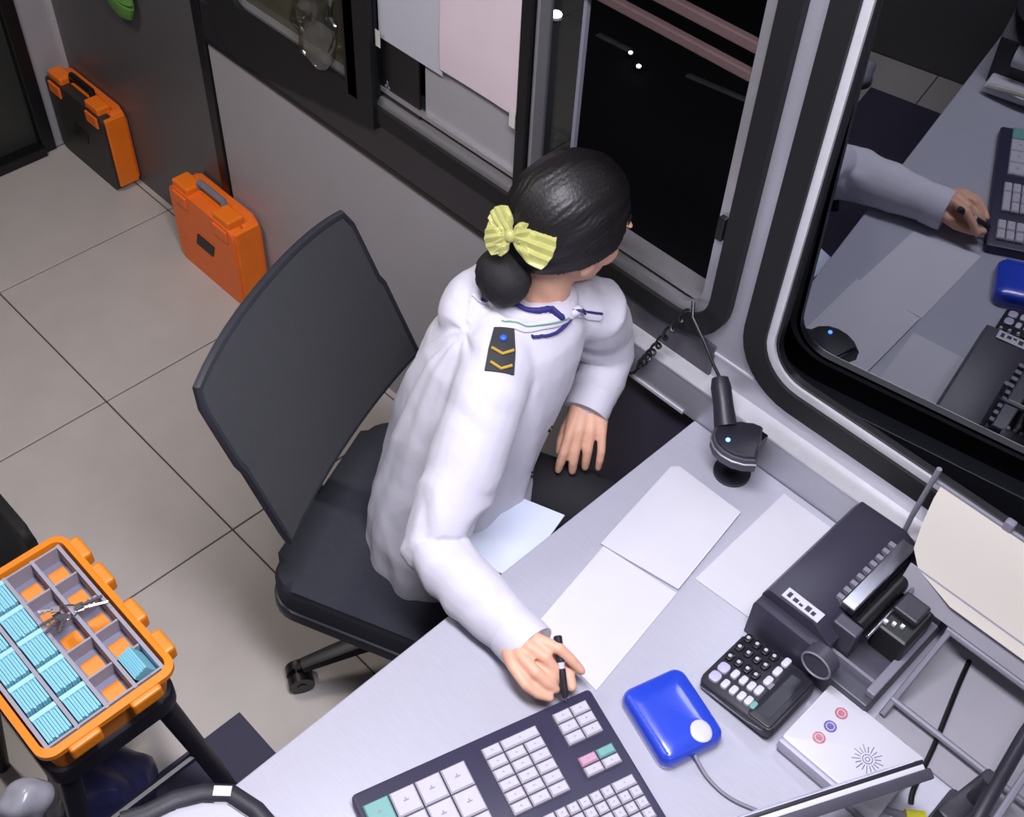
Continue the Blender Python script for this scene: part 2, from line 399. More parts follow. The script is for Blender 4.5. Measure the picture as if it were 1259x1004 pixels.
# ================================================================== DESK
ZD = .75
desk = thing('desk', 'grey metal-topped booth desk with papers and office devices on it', 'desk', (0, .4, 0))
obj('worktop', B((-.80, Y0+.05, .715), (X1-.01, YW-.043, ZD), .003), M_DESK, desk, world=True)
obj('pedestal', B((-.28, Y0+.08, .02), (X1-.03, YW-.06, .715)), M_DESKB, desk, world=True)
obj('apron', B((-.74, Y0+.08, .62), (-.72, .62, .715)), M_DESKB, desk, world=True)
for y in (Y0+.1, .58):
    obj('leg', B((-.74, y, 0), (-.70, y+.04, .715)), M_DESKB, desk, world=True)

# dark mat on the floor
tag(obj('floor_mat', B((-1.275, -.55, .0005), (-.45, .525, .009), .002), M_MAT), 'dark blue-grey mat lying on the floor under the desk edge', 'mat')

# ================================================================== OFFICE CHAIR
S = Vector((-1.103, .946, 0)); CRZ = R(23)
ch = thing('office_chair', 'dark grey mesh-backed swivel chair pulled up to the desk', 'chair', S, CRZ)
def back_pt(u, v, off=0.):
    """u -1..1 across, v 0..1 up the backrest, chair-local"""
    hw = .275 - .02*v
    if v > .9: hw -= .012*((v-.9)/.1)**2
    x = -.168 - .095*v - .02*(1-u*u) + off
    cy = .035*(1-v) - .04*v
    return Vector((x, cy - u*hw, .665 + .44*v - .018*abs(u)**3*(v > .5)))
bm = bmesh.new(); nu, nv = 14, 16
for side, o_ in ((0, -.006), (1, .006)):
    g = [[bm.verts.new(back_pt(-1+2*i/nu, j/nv, o_)) for i in range(nu+1)] for j in range(nv+1)]
    if side == 0: g0 = g
    for j in range(nv):
        for i in range(nu): bm.faces.new((g[j][i], g[j][i+1], g[j+1][i+1], g[j+1][i]))
edge = [(0, i) for i in range(nu)] + [(j, nu) for j in range(nv)] + [(nv, i) for i in range(nu, 0, -1)] + [(j, 0) for j in range(nv, 0, -1)]
for k in range(len(edge)):
    a = edge[k]; b = edge[(k+1) % len(edge)]
    bm.faces.new((g0[a[0]][a[1]], g0[b[0]][b[1]], g[b[0]][b[1]], g[a[0]][a[1]]))
bk = obj('backrest', bm, M_CHAIR, ch, True)
loop = [back_pt(-1+2*i/12, 0) for i in range(13)] + [back_pt(1, j/12) for j in range(1, 13)] + [back_pt(1-2*i/12, 1) for i in range(1, 13)] + [back_pt(-1, 1-j/12) for j in range(1, 12)]
bm = bmesh.new(); tube(bm, loop + [loop[0]], .0085, 8, cap=False); obj('back_frame', bm, M_CHAIRP, bk, True)
bm = bmesh.new(); tube(bm, [(-.235, 0, .84), (-.245, 0, .66), (-.275, 0, .52), (-.25, 0, .42), (-.12, 0, .40)], [.03, .032, .032, .03, .028], 10, flat=.5, up=(1, 0, 0)); obj('back_support', bm, M_CHAIRP, ch, True)
# seat cushion
bm = bmesh.new(); prism(bm, rrect(-.245, -.25, .235, .25, .07, 6), .415, .50, .03)
obj('seat', bm, M_SEAT, ch, True)
bm = bmesh.new(); prism(bm, rrect(-.25, -.255, .22, .255, .07, 6), .395, .425, .008); obj('seat_shell', bm, M_CHAIRP, ch, True)
bm = bmesh.new(); cyl(bm, (0, 0, .09), (0, 0, .40), .03); cyl(bm, (0, 0, .30), (0, 0, .39), .042); obj('gas_column', bm, M_CHAIRP, ch, True)
bm = bmesh.new(); obox(bm, (-.02, 0, .385), (.2, .16, .03), Matrix(), .008); obj('tilt_plate', bm, M_CHAIRP, ch)
a0 = math.atan2(-.271, -.139) - CRZ
for k in range(5):
    a = a0 + k*2*math.pi/5; c, s = math.cos(a), math.sin(a)
    bm = bmesh.new(); tube(bm, [(c*.02, s*.02, .125), (c*.16, s*.16, .11), (c*.295, s*.295, .075)], [.034, .028, .02], 8, up=(0, 0, 1), flat=.7)
    lg = obj('base_leg', bm, M_CHAIRP, ch, True)
    bm = bmesh.new(); pz = Vector((c*.305, s*.305, .03)); ax = Vector((-s, c, 0))
    cyl(bm, pz-ax*.028, pz-ax*.006, .03, 18); cyl(bm, pz+ax*.006, pz+ax*.028, .03, 18); cyl(bm, pz-ax*.03, pz+ax*.03, .010, 8); cyl(bm, pz, pz+Vector((0, 0, .045)), .008, 8)
    obj('caster', bm, M_BLACKT, lg, True)

# ================================================================== CLOSED ORANGE CASES BY THE WALL
def case(x0, x1, y0, y1, h, label, tilt=0., dark=False):
    t = thing('equipment_case', label, 'case', ((x0+x1)/2, (y0+y1)/2, 0), tilt, 'orange equipment cases against the wall')
    wx, d = x1-x0, y1-y0; a = -wx/2; b = wx/2; f = -d/2; r = d/2
    bm = bmesh.new(); prism(bm, rrect(a, 0, b, h, .03, 5), f, f+d*.45, .008)
    bmesh.ops.transform(bm, matrix=Matrix(((1, 0, 0, 0), (0, 0, 1, 0), (0, 1, 0, 0), (0, 0, 0, 1))), verts=bm.verts)
    sh = obj('front_shell', bm, MATS['orange_case_shell'] if not dark else mat('dark_case_face', (46, 42, 40), .5), t, True)
    bm = bmesh.new(); prism(bm, rrect(a, 0, b, h, .03, 5), f+d*.47, r, .008)
    bmesh.ops.transform(bm, matrix=Matrix(((1, 0, 0, 0), (0, 0, 1, 0), (0, 1, 0, 0), (0, 0, 0, 1))), verts=bm.verts)
    obj('rear_shell', bm, M_ORANGED, t, True)
    bm = bmesh.new(); box(bm, (a+.02, f+d*.40, .004), (b-.02, f+d*.52, h+.004)); obj('seal_rim', bm, M_ORANGE, t)
    obj('side_rim', B((b-.012, f+d*.1, .02), (b+.006, r-.006, h-.01), .004), M_ORANGE, t)
    for s in (-1, 1):
        lt = obj('latch', B((s*wx*.32-.04, f+.004, h-.055), (s*wx*.32+.04, f+d*.62, h+.022), .006), M_ORANGE, t)
        obj('latch_lip', B((s*wx*.32-.034, f-.006, h-.05), (s*wx*.32+.034, f+.008, h-.01), .003), M_ORANGED, lt)
    bm = bmesh.new(); tube(bm, [(-.065, 0, h-.005), (-.06, 0, h+.03), (.06, 0, h+.03), (.065, 0, h-.005)], .011, 8); obj('handle', bm, M_GPLAS if not dark else M_BLACKT, t, True)
    bm = bmesh.new(); prism(bm, [(-.05, .0), (.035, .0), (.05, .045), (-.035, .045)], f-.003, f+.002)
    bmesh.ops.transform(bm, matrix=Matrix(((1, 0, 0, 0), (0, 0, 1, 0), (0, 1, 0, h*.42), (0, 0, 0, 1))), verts=bm.verts)
    lb = obj('emblem', bm, mat('black_emblem', (20, 20, 22), .5), sh)
    return t
case(-3.44, -3.09, 1.345, 1.43, .285, 'orange case with dark front face, in the corner by the door', 0, True)
case(-2.69, -2.37, 1.325, 1.425, .285, 'bright orange case with grey handle, between the door corner and the chair')

# green cloth on the wall
bm = bmesh.new()
tube(bm, [(-2.92, YW-.03, .76), (-2.93, YW-.03, .72), (-2.94, YW-.03, .695)], [.075, .062, .02], 14, up=(0, 1, 0), flat=.3)
tube(bm, [(-2.92, YW-.03, .98), (-2.915, YW-.03, .86), (-2.92, YW-.03, .76)], [.03, .06, .075], 14, up=(0, 1, 0), flat=.3)
cyl(bm, (-2.92, YW, .985), (-2.92, YW-.04, .985), .006, 8)
tag(obj('cloth_pouch', bm, M_GREEN, None, True), 'green cloth pouch hanging on the dark wall panel', 'pouch')

# ================================================================== PERSON
PB = Vector((-1.09, 1.0, 0))
person = thing('person', 'person in a white uniform jacket, seated, writing at the desk and looking away', 'person', PB, 0)
# --- head frame
HS = 1.07
HC = Vector((-1.034, 1.232, 1.192))
HF = Vector((.25, .94, -.26)).normalized(); HR = HF.cross(Vector((0, 0, 1))).normalized(); HU = HR.cross(HF)
HM = Matrix((HR, HF, HU)).transposed()
def hp(x, y, z): return HC + HM @ (Vector((x, y, z))*HS)
RW = Vector((-.668, .766, .797))
body = bmesh.new()
# trunk, neck, limbs under the clothes
def oval(c, az, hd, hw, n=24, tilt=0.):
    f = Vector((math.cos(R(az)), math.sin(R(az)), tilt)); s = Vector((math.sin(R(az)), -math.cos(R(az)), 0))
    return [Vector(c) + f*math.cos(a)*hd + s*math.sin(a)*hw for a in [2*math.pi*k/n for k in range(n)]]
TS = [((-1.085, .99, .49), 25, .135, .175), ((-1.085, .995, .56), 25, .13, .172), ((-1.075, 1.02, .68), 22, .105, .14), ((-1.06, 1.07, .80), 18, .105, .14), ((-1.045, 1.12, .92), 12, .10, .15), ((-1.04, 1.145, .985), 10, .085, .145), ((-1.04, 1.155, 1.02), 10, .065, .09)]
loft(body, [oval(c, az, hd*.86, hw*.86) for c, az, hd, hw in TS])
limb(body, [(-1.045, 1.165, .98), (-1.042, 1.185, 1.06), hp(0, -.022, -.05)], [.055, .049, .05], 18)
RA = [Vector(p) for p in ((-.985, 1.0, .972), (-.935, .885, .87), (-.895, .785, .798), (-.78, .775, .797), (-.675, .772, .795))]
LA = [Vector(p) for p in ((-1.0, 1.30, .968), (-1.015, 1.335, .88), (-1.0, 1.345, .815), (-.98, 1.308, .785), (-.968, 1.275, .77))]
limb(body, RA, [.045, .042, .036, .034, .026]); limb(body, LA, [.045, .04, .036, .034, .026])
RL = [Vector(p) for p in ((-1.04, .93, .56), (-.86, .985, .565), (-.68, 1.03, .555), (-.665, 1.03, .32), (-.69, 1.04, .09))]
LL = [Vector(p) for p in ((-1.08, 1.10, .56), (-.90, 1.18, .565), (-.715, 1.25, .555), (-.70, 1.25, .32), (-.72, 1.25, .09))]
for P in (RL, LL): limb(body, P, [.075, .068, .052, .045, .034])
# head
ball(body, hp(0, -.005, .012), (.073, .092, .10), HM, 4)
ball(body, hp(0, .03, -.045), (.057, .06, .066), HM, 3)
ball(body, hp(0, .066, -.094), (.024, .022, .02), HM, 3)
for s in (-1, 1):
    ball(body, hp(s*.034, .055, -.03), (.026, .03, .03), HM, 3)
    ball(body, hp(s*.074, -.004, -.022), (.008, .018, .029), HM, 3)
    ball(body, hp(s*.029, .083, .022), (.024, .010, .007), HM, 2)
limb(body, [hp(0, .088, .012), hp(0, .098, -.01), hp(0, .106, -.026)], [.007, .009, .0115], 10)
ball(body, hp(0, .088, -.056), (.021, .011, .0055), HM, 2); ball(body, hp(0, .086, -.067), (.018, .011, .006), HM, 2)
def fingers(bm, W, wr, chains, thumb, rr):
    """palm of metacarpals running from the wrist, four bent fingers and a thumb"""
    for i, c in enumerate(chains):
        c = [Vector(p) for p in c]; k = rr*(1, 1.05, 1, .88)[i]
        limb(bm, [W[i], W[i].lerp(c[0], .55), c[0]], [wr, wr*.86, k*1.12], 10)
        limb(bm, c, [k*1.06, k, k*.92, k*.76], 10)
    for i in range(3):
        m0 = (Vector(chains[i][0])+Vector(chains[i+1][0]))/2; w0 = (W[i]+W[i+1])/2
        limb(bm, [w0, w0.lerp(m0, .88)], [wr*.95, rr*.95], 10)
    t = [Vector(p) for p in thumb]
    limb(bm, [W[0].lerp(t[0], .2), t[0]], [wr, rr*1.35], 10); limb(bm, t, [rr*1.35, rr*1.18, rr*1.06, rr*.85], 10)
RC = [[(-0.633, 0.776, 0.829), (-0.596, 0.790, 0.829), (-0.574, 0.797, 0.812), (-0.556, 0.803, 0.795)],
      [(-0.632, 0.757, 0.829), (-0.602, 0.765, 0.823), (-0.584, 0.768, 0.806), (-0.572, 0.768, 0.791)],
      [(-0.628, 0.737, 0.824), (-0.596, 0.737, 0.817), (-0.575, 0.744, 0.801), (-0.563, 0.752, 0.788)],
      [(-0.627, 0.718, 0.814), (-0.595, 0.714, 0.806), (-0.575, 0.722, 0.794), (-0.559, 0.735, 0.786)]]
RT = [(-.645, .790, .796), (-.605, .797, .790), (-.570, .789, .785), (-.550, .776, .783)]
fingers(body, [RW + Vector((0, dy, .003)) for dy in (.016, .006, -.006, -.016)], .019, RC, RT, .0104)
ball(body, (-.603, .752, .797), (.036, .034, .018), None, 3)
ball(body, (-.640, .755, .805), (.030, .036, .018), None, 3)
LC = [[(-0.948, 1.190, 0.735), (-0.940, 1.170, 0.708), (-0.939, 1.162, 0.685), (-0.939, 1.158, 0.664)],
      [(-0.940, 1.211, 0.740), (-0.928, 1.190, 0.708), (-0.922, 1.181, 0.685), (-0.919, 1.178, 0.662)],
      [(-0.925, 1.228, 0.738), (-0.913, 1.211, 0.708), (-0.909, 1.205, 0.685), (-0.907, 1.202, 0.665)],
      [(-0.908, 1.243, 0.732), (-0.893, 1.229, 0.708), (-0.888, 1.222, 0.688), (-0.887, 1.219, 0.667)]]
LT = [(-.972, 1.228, .745), (-.968, 1.203, .728), (-.962, 1.186, .708), (-.955, 1.176, .690)]
LW = Vector((-.966, 1.266, .770))
fingers(body, [LW + Vector((a_*.8, a_*.6, -.002)) for a_ in (-.017, -.006, .006, .017)], .019, LC, LT, .0103)
me = remesh(body, .003, 4); to_local(me, person)
bd = meobj('body', me, M_SKIN, person, True, 180)
# eyes, brows, lips
for s in (-1, 1):
    bm = bmesh.new(); ball(bm, hp(s*.029, .079, .006), (.0135, .009, .0065), HM, 2); obj('eye', bm, mat('eye_white', (225, 222, 220), .3), bd, True, True)
    bm = bmesh.new(); ball(bm, hp(s*.029, .0868, .006), (.0055, .0025, .0055), HM, 2); obj('iris', bm, mat('dark_iris', (30, 20, 16), .2), bd, True, True)
    bm = bmesh.new(); tube(bm, [hp(s*.014, .093, .026), hp(s*.03, .0915, .031), hp(s*.046, .078, .026)], [.0028, .003, .0015], 6); obj('eyebrow', bm, mat('brow_hair', (30, 22, 20), .7), bd, True, True)
bm = bmesh.new(); ball(bm, hp(0, .0925, -.0575), (.019, .0085, .005), HM, 2); ball(bm, hp(0, .091, -.0665), (.016, .0085, .0055), HM, 2); obj('lips', bm, mat('lips', (176, 88, 84), .4), bd, True, True)

# --- white jacket
jk = bmesh.new()
JS = [((-1.088, .985, .455), 27, .150, .195), ((-1.088, .988, .50), 27, .155, .198), ((-1.088, .998, .58), 26, .155, .19), ((-1.090, 1.025, .68), 24, .148, .172), ((-1.088, 1.06, .78), 20, .148, .166), ((-1.082, 1.10, .88), 16, .148, .172), ((-1.075, 1.13, .96), 14, .138, .172), ((-1.068, 1.145, 1.01), 14, .120, .150), ((-1.062, 1.155, 1.045), 14, .092, .112), ((-1.056, 1.163, 1.065), 14, .072, .080)]
loft(jk, [oval(c, az, hd, hw, 32) for c, az, hd, hw in JS])
limb(jk, [(-1.045, 1.10, 1.01)] + RA, [.066, .068, .068, .063, .056, .044], 18)
limb(jk, [(-1.045, 1.22, 1.01)] + LA, [.062, .064, .062, .058, .052, .044], 18)
ball(jk, (-1.115, 1.125, 1.015), (.085, .105, .068), None, 3)
ball(jk, (-1.0, 1.055, .60), (.065, .115, .085), Matrix.Rotation(R(25), 3, 'Z'), 3)
ball(jk, (-1.13, 1.14, 1.05), (.045, .06, .035), None, 3)
me = remesh(jk, .0055, 8)
def seg_t(p, P):
    best = (9e9, 0, 0); L = 0
    for a, b in zip(P, P[1:]):
        ab = b-a; t = max(0, min(1, (p-a).dot(ab)/ab.length_squared)); dd = (p-(a+ab*t)).length
        if dd < best[0]: best = (dd, L + ab.length*t, 0)
        L += ab.length
    return best
NRM = [v.normal.copy() for v in me.vertices]; NEW = []
for v in me.vertices:
    p = v.co.copy(); n = NRM[v.index]
    dr = seg_t(p, RA); dl = seg_t(p, LA); k = 0.
    arm = dr if dr[0] < dl[0] else dl
    on_arm = max(0., min(1., (.085-arm[0])/.02))
    if arm is dr: el = math.exp(-((arm[1]-.29)/.09)**2)*2.0 + .55
    else: el = 1.3
    q = noise.noise(Vector((p.x*9, p.y*9, p.z*9)))
    side_ = noise.noise(Vector((p.x*7+4, p.y*7, p.z*7)))
    w1 = math.sin(arm[1]*62 + q*7)
    k += on_arm*el*.0042*(w1*abs(w1)**.4)*max(0., .55+side_)
    tor = 1-on_arm
    az = math.atan2(p.y-1.03, p.x+1.08)
    low = max(0., min(1., (.95-p.z)/.35))
    k += tor*(.004 + .008*low)*noise.noise(Vector((math.cos(az)*3.4 + p.z*1.5, math.sin(az)*3.4, p.z*2.2)))*1.6
    k += .0012*noise.noise(p*26)
    qq = p + Vector((0, 0, .15*p.y)); rid = 1-abs(noise.noise(Vector((qq.x*8, qq.y*8+3*qq.z, qq.z*3.2))))*2.2
    k += .006*max(0, rid)*(.4+.6*low)*tor
    NEW.extend(p + n*k)
me.vertices.foreach_set('co', NEW); me.update()
jbvh_v = [v.co.copy() for v in me.vertices]; jbvh = BVHTree.FromPolygons(jbvh_v, [tuple(p.vertices) for p in me.polygons])
to_local(me, person)
jo = meobj('jacket', me, M_JACKET, person, True, 180)
def on_jacket(p):
    loc, nrm, i, d = jbvh.find_nearest(Vector(p)); return loc, nrm
# cuffs
for P, r_ in ((RA, .0450), (LA, .0440)):
    e = P[-1]; t = (P[-1]-P[-2]).normalized()
    bm = bmesh.new(); tube(bm, [e-t*.012, e+t*.022, e+t*.036, e+t*.033, e+t*.0], [r_*1.03, r_*1.06, r_*1.03, r_*.90, r_*.86], 24, cap=False)
    obj('cuff', bm, M_JACKET, jo, True, True)
# collar: white band with navy stripe, scarf knot
def neckring(rx_, ry_, z, tilt, n=28, c=(-1.052, 1.165)):
    return [Vector((c[0] + rx_*math.cos(a), c[1] + ry_*math.sin(a), z + tilt*math.cos(a-R(25)))) for a in [2*math.pi*k/n for k in range(n+1)]]
bm = bmesh.new(); tube(bm, neckring(.068, .076, 1.066, -.020), .015, 10, cap=False, up=(0, 0, 1), flat=1.2); obj('collar', bm, M_JACKET, jo, True, True)
def band(path, w0, w1, lift, m_, name):
    """flat cloth band lying on the jacket"""
    P = [];
    for p in path:
        l_, n_ = on_jacket(p); P.append((l_, n_))
    bm = bmesh.new(); G = []; k = len(P)
    for i, (l_, n_) in enumerate(P):
        t_ = (P[min(i+1, k-1)][0]-P[max(i-1, 0)][0]).normalized(); sd_ = t_.cross(n_).normalized(); w_ = w0+(w1-w0)*i/(k-1)
        row = []
        for u in (-1, -.5, 0, .5, 1):
            q_, qn = on_jacket(l_+sd_*w_*u); row.append((q_+qn*(lift*(1.25-.35*u*u)), q_-qn*.002))
        G.append([bm.verts.new(a_) for a_, b_ in row] + [bm.verts.new(b_) for a_, b_ in reversed(row)])
    m_n = len(G[0])
    for a_, b_ in zip(G, G[1:]):
        for j in range(m_n): bm.faces.new((a_[j], a_[(j+1) % m_n], b_[(j+1) % m_n], b_[j]))
    bm.faces.new(G[0]); bm.faces.new(list(reversed(G[-1])))
    return obj(name, bm, m_, jo, True, True, 60)
def lerps(P, n=5):
    P = [Vector(p) for p in P]; out = []
    for k_ in range(3):
        Q = [P[0]]
        for a_, b_ in zip(P, P[1:]): Q += [a_.lerp(b_, .25), a_.lerp(b_, .75)]
        P = Q + [P[-1]]
    return P
KN = Vector((-.985, 1.192, 1.045)); l, nk = on_jacket(KN)
band(lerps([(-1.11, 1.09, 1.06), (-1.045, 1.105, 1.07), (-1.005, 1.135, 1.06), KN]), .020, .010, .006, M_JACKET, 'scarf')
band(lerps([(-1.10, 1.082, 1.06), (-1.045, 1.095, 1.07), (-1.008, 1.12, 1.058), (-.990, 1.160, 1.05)]), .0050, .0045, .0125, M_NAVY, 'stripe')
band(lerps([(-1.03, 1.072, 1.05), (-1.0, 1.10, 1.045), KN]), .010, .008, .005, M_JACKET, 'scarf')
band(lerps([(-1.03, 1.075, 1.05), (-1.0, 1.103, 1.045), KN + Vector((0, -.02, 0))]), .0018, .0018, .007, M_GREENS, 'stripe')
band(lerps([(-.995, 1.10, 1.035), (-.98, 1.135, 1.03), KN + Vector((.004, -.016, -.005))]), .0028, .0022, .006, M_NAVY, 'stripe')
band(lerps([KN, (-.975, 1.225, 1.03), (-.97, 1.26, 1.01)]), .010, .013, .006, M_JACKET, 'scarf')
band(lerps([KN + Vector((0, .012, 0)), (-.972, 1.23, 1.03), (-.968, 1.258, 1.012)]), .0022, .0022, .0085, M_NAVY, 'stripe')
bm = bmesh.new(); ball(bm, l + nk*.006, (.009, .015, .010), None, 3); kn = obj('scarf_knot', bm, M_JACKET, jo, True, True)
bm = bmesh.new(); tube(bm, [l+nk*.012+Vector((-.010, -.012, .004)), l+nk*.0195, l+nk*.012+Vector((.008, .010, -.008))], .0026, 6); obj('knot_stripe', bm, M_NAVY, kn, True, True)
# epaulette on the right shoulder
ea, na = on_jacket((-1.015, 1.058, 1.08)); eb, nb = on_jacket((-.967, 1.008, 1.05))
def epau(name, t0, t1, w0, w1, lift, mt, par, n=6):
    bm = bmesh.new(); ax = (eb-ea); side = ax.cross(na+nb).normalized(); rows = []
    for i in range(n+1):
        t = t0+(t1-t0)*i/n; c = ea+ax*t; w_ = w0+(w1-w0)*i/n
        row = []
        for sgn in (-1, -.33, .33, 1):
            l, nn = on_jacket(c+side*w_*sgn); row.append((l+nn*lift, l-nn*.002))
        rows.append(row)
    T = [[bm.verts.new(a) for a, b in r] for r in rows]; Bv = [[bm.verts.new(b) for a, b in r] for r in rows]
    for i in range(n):
        for j in range(3):
            bm.faces.new((T[i][j], T[i][j+1], T[i+1][j+1], T[i+1][j])); bm.faces.new((Bv[i][j], Bv[i+1][j], Bv[i+1][j+1], Bv[i][j+1]))
        for j in (0, 3): bm.faces.new((T[i][j], T[i+1][j], Bv[i+1][j], Bv[i][j]))
    for i in (0, n):
        for j in range(3): bm.faces.new((T[i][j], T[i][j+1], Bv[i][j+1], Bv[i][j]))
    return obj(name, bm, mt, par, True, True)
ep = epau('epaulette', 0, 1.15, .017, .026, .006, M_EPAU, jo)
# gold chevrons and badge
def emap(u, v, lift=.009):
    ax = eb-ea; side = ax.cross(na+nb).normalized(); l, nn = on_jacket(ea+ax*u+side*v); return l+nn*lift
for u in (.62, .98):
    bm = bmesh.new(); tube(bm, [emap(u-.03, -.017), emap(u+.10, 0), emap(u-.03, .017)], .0028, 6); obj('gold_chevron', bm, M_GOLD, ep, True, True)
bm = bmesh.new(); ball(bm, emap(.32, 0, .007), (.007, .007, .005), None, 2); obj('badge', bm, M_BADGE, ep, True, True)
# buttons on the front placket
for z in (.60, .70, .80):
    c = Vector((-.9, 1.14 - (.8-z)*.2, z)); l, n = on_jacket(c)
    bm = bmesh.new(); cyl(bm, l-n*.002, l+n*.004, .007, 12); obj('button', bm, M_BLACKT, jo, True, True)
# --- trousers, shoes
tb = bmesh.new()
loft(tb, [oval(c, az, hd, hw) for c, az, hd, hw in (((-1.09, .99, .455), 25, .12, .165), ((-1.085, .99, .50), 25, .145, .18), ((-1.08, 1.0, .60), 25, .12, .16), ((-1.075, 1.02, .68), 22, .10, .14))])
for P in (RL, LL): limb(tb, P, [.088, .082, .068, .058, .055], 18)
me = remesh(tb, .008, 6); to_local(me, person); meobj('trousers', me, M_TROUSER, person, True, 180)
for P in (RL, LL):
    e = P[-1]; bm = bmesh.new()
    limb(bm, [e+Vector((-.02, 0, -.045)), e+Vector((.06, .005, -.052)), e+Vector((.15, .015, -.058))], [.042, .04, .03], 14)
    for v in bm.verts: v.co.z = max(v.co.z, .002)
    obj('shoe', bm, M_BLACKT, person, True, True)
# --- hair
bm = bmesh.new(); bmesh.ops.create_icosphere(bm, subdivisions=6, radius=1)
axb = Vector((0, -.80, -.60)).normalized(); e1 = axb.orthogonal().normalized(); e2 = axb.cross(e1)
for v in bm.verts:
    d = v.co.normalized()
    r_ = 1/math.sqrt((d.x/.090)**2 + (d.y/.112)**2 + (d.z/.118)**2)
    # the face stays free: front, below the hairline
    face = (d.y - .42 - .45*max(0, d.z-.05) - .30*max(0, abs(d.x)-.35)) if d.z < .78 else -1
    low = -d.z - .40 + .42*d.y
    side = abs(d.x)
    cut = max(face - .28*max(0, side-.6), min(low, d.y+.85))
    s_ = max(0., min(1., cut/.10 + .5)); s_ = s_*s_*(3-2*s_)
    ang = math.atan2(d.dot(e2), d.dot(e1)); pol = math.acos(max(-1, min(1, d.dot(axb))))
    g = .0007*math.sin(ang*70 + 6*noise.noise(d*3)) * min(1, pol*1.2) + .0026*noise.noise(Vector((ang*5, pol*1.2, 3)))
    r_ = r_*(1-s_) + .055*s_ + g*(1-s_)
    v.co = hp(*(d*r_ + Vector((0, -.012, .014))))
M_HAIR = mat('black_hair', (15, 12, 13), .46, 0, .25, 90, .4, 160, spec=.45)
hr = obj('hair', bm, M_HAIR, person, True, True, 180)
bm = bmesh.new(); ball(bm, hp(.006, -.108, -.086), (.056, .046, .050), HM, 4)
for v in bm.verts: v.co += Vector((1, 1, 1))*.003*noise.noise(v.co*60)
obj('hair_bun', bm, M_NET, hr, True, True)
# bow: pleated loops, tails and a knot
bowc = hp(.016, -.122, .000); BN = (-HF*.72 + HR*.45 + HU*.50).normalized(); BX = (HR*.9 - HU*.1); BX = (BX - BN*BX.dot(BN)).normalized(); BY = BN.cross(BX)
def loop_(bm, ang, L, W_, th, pl=4.):
    ca, sa = math.cos(ang), math.sin(ang); ex = BX*ca + BY*sa; ey = BN.cross(ex); n1, n2 = 12, 12
    G = []
    for i in range(n1+1):
        t = i/n1; wd = W_*(.16 + .84*math.sin(min(t*1.25, 1)*math.pi/2)); row = []
        for j in range(2*n2):
            a = 2*math.pi*j/(2*n2); cy = math.cos(a)*wd; hz = math.sin(a)*th*math.sin(math.pi*min(.95, t*.92+.05))
            pleat = .0050*math.cos(cy/W_*pl*math.pi)*(1-t*.45)
            row.append(bm.verts.new(bowc + ex*(t*L - .010*(cy/W_)**2*t) + ey*cy + BN*(hz + pleat + .012)))
        G.append(row)
    m_ = 2*n2
    for a, b in zip(G, G[1:]):
        for j in range(m_): bm.faces.new((a[j], a[(j+1) % m_], b[(j+1) % m_], b[j]))
    bm.faces.new(G[-1]); bm.faces.new(list(reversed(G[0])))
for ang, L, W_ in ((R(60), .046, .028), (R(236), .046, .028), (R(30), .078, .034), (R(170), .056, .020), (R(258), .040, .022)):
    bm = bmesh.new(); loop_(bm, ang, L, W_, .012); obj('bow_loop', bm, M_BOW, hr, True, True, 60)
bm = bmesh.new(); ball(bm, bowc+BN*.02, (.010, .010, .012), None, 3); obj('bow_knot', bm, M_BOW, hr, True, True)

# pen in the right hand
bm = bmesh.new(); pa = Vector((-.540, .752, .779)); pb = Vector((-.612, .801, .838)); pd = (pb-pa)
pen = thing('pen', 'black pen with a clear grip held in the right hand', 'pen', pa)
bm = bmesh.new(); tube(bm, [pa, pa+pd*.06], [.0008, .003], 10); obj('tip', bm, M_CHROME, pen, True, True)
bm = bmesh.new(); tube(bm, [pa+pd*.06, pa+pd*.12, pa+pd*.5], [.0040, .0060, .0062], 12); obj('barrel', bm, M_KBLACK, pen, True, True)
bm = bmesh.new(); tube(bm, [pa+pd*.5, pa+pd*.6], [.0060, .0060], 12); obj('grip', bm, M_WPLAS, pen, True, True)
bm = bmesh.new(); tube(bm, [pa+pd*.6, pa+pd*.98, pa+pd], [.0068, .0072, .005], 12); obj('cap', bm, M_KBLACK, pen, True, True)

# ================================================================== THINGS ON THE DESK
def sheet(name, pts, z, label, cat, m_=M_PAPER, th=.0012, group=None):
    bm = bmesh.new(); prism(bm, pts, z, z+th); return tag(obj(name, bm, m_), label, cat, group)
sheet('paper_sheet', [(-.683, .825), (-.528, .815), (-.560, 1.058), (-.716, 1.037)], ZD+.0004, 'white sheet under the writing hand and pen', 'paper', group='white papers on the desk')
sheet('paper_sheet', [(-.722, 1.035), (-.562, 1.064), (-.592, 1.279), (-.741, 1.279), (-.752, 1.266)], ZD+.0022, 'white pad of paper with a rounded corner, between the scanner and the seated person', 'paper', th=.004, group='white papers on the desk')
sheet('paper_sheet', [(-.557, 1.105), (-.424, 1.113), (-.438, 1.378), (-.565, 1.378)], ZD+.0004, 'white sheet lying flat along the left side of the black printer', 'paper', th=.002, group='white papers on the desk')
bm = bmesh.new(); prism(bm, [(-.95, .86), (-.81, .92), (-.855, 1.09), (-.99, 1.04)], .655, .659)
tag(obj('paper_sheet', bm, mat('bluish_paper', (206, 214, 232), .8, 0, .03, 20)), 'pale bluish sheet resting on the lap beside the desk edge', 'paper', 'white papers on the desk')

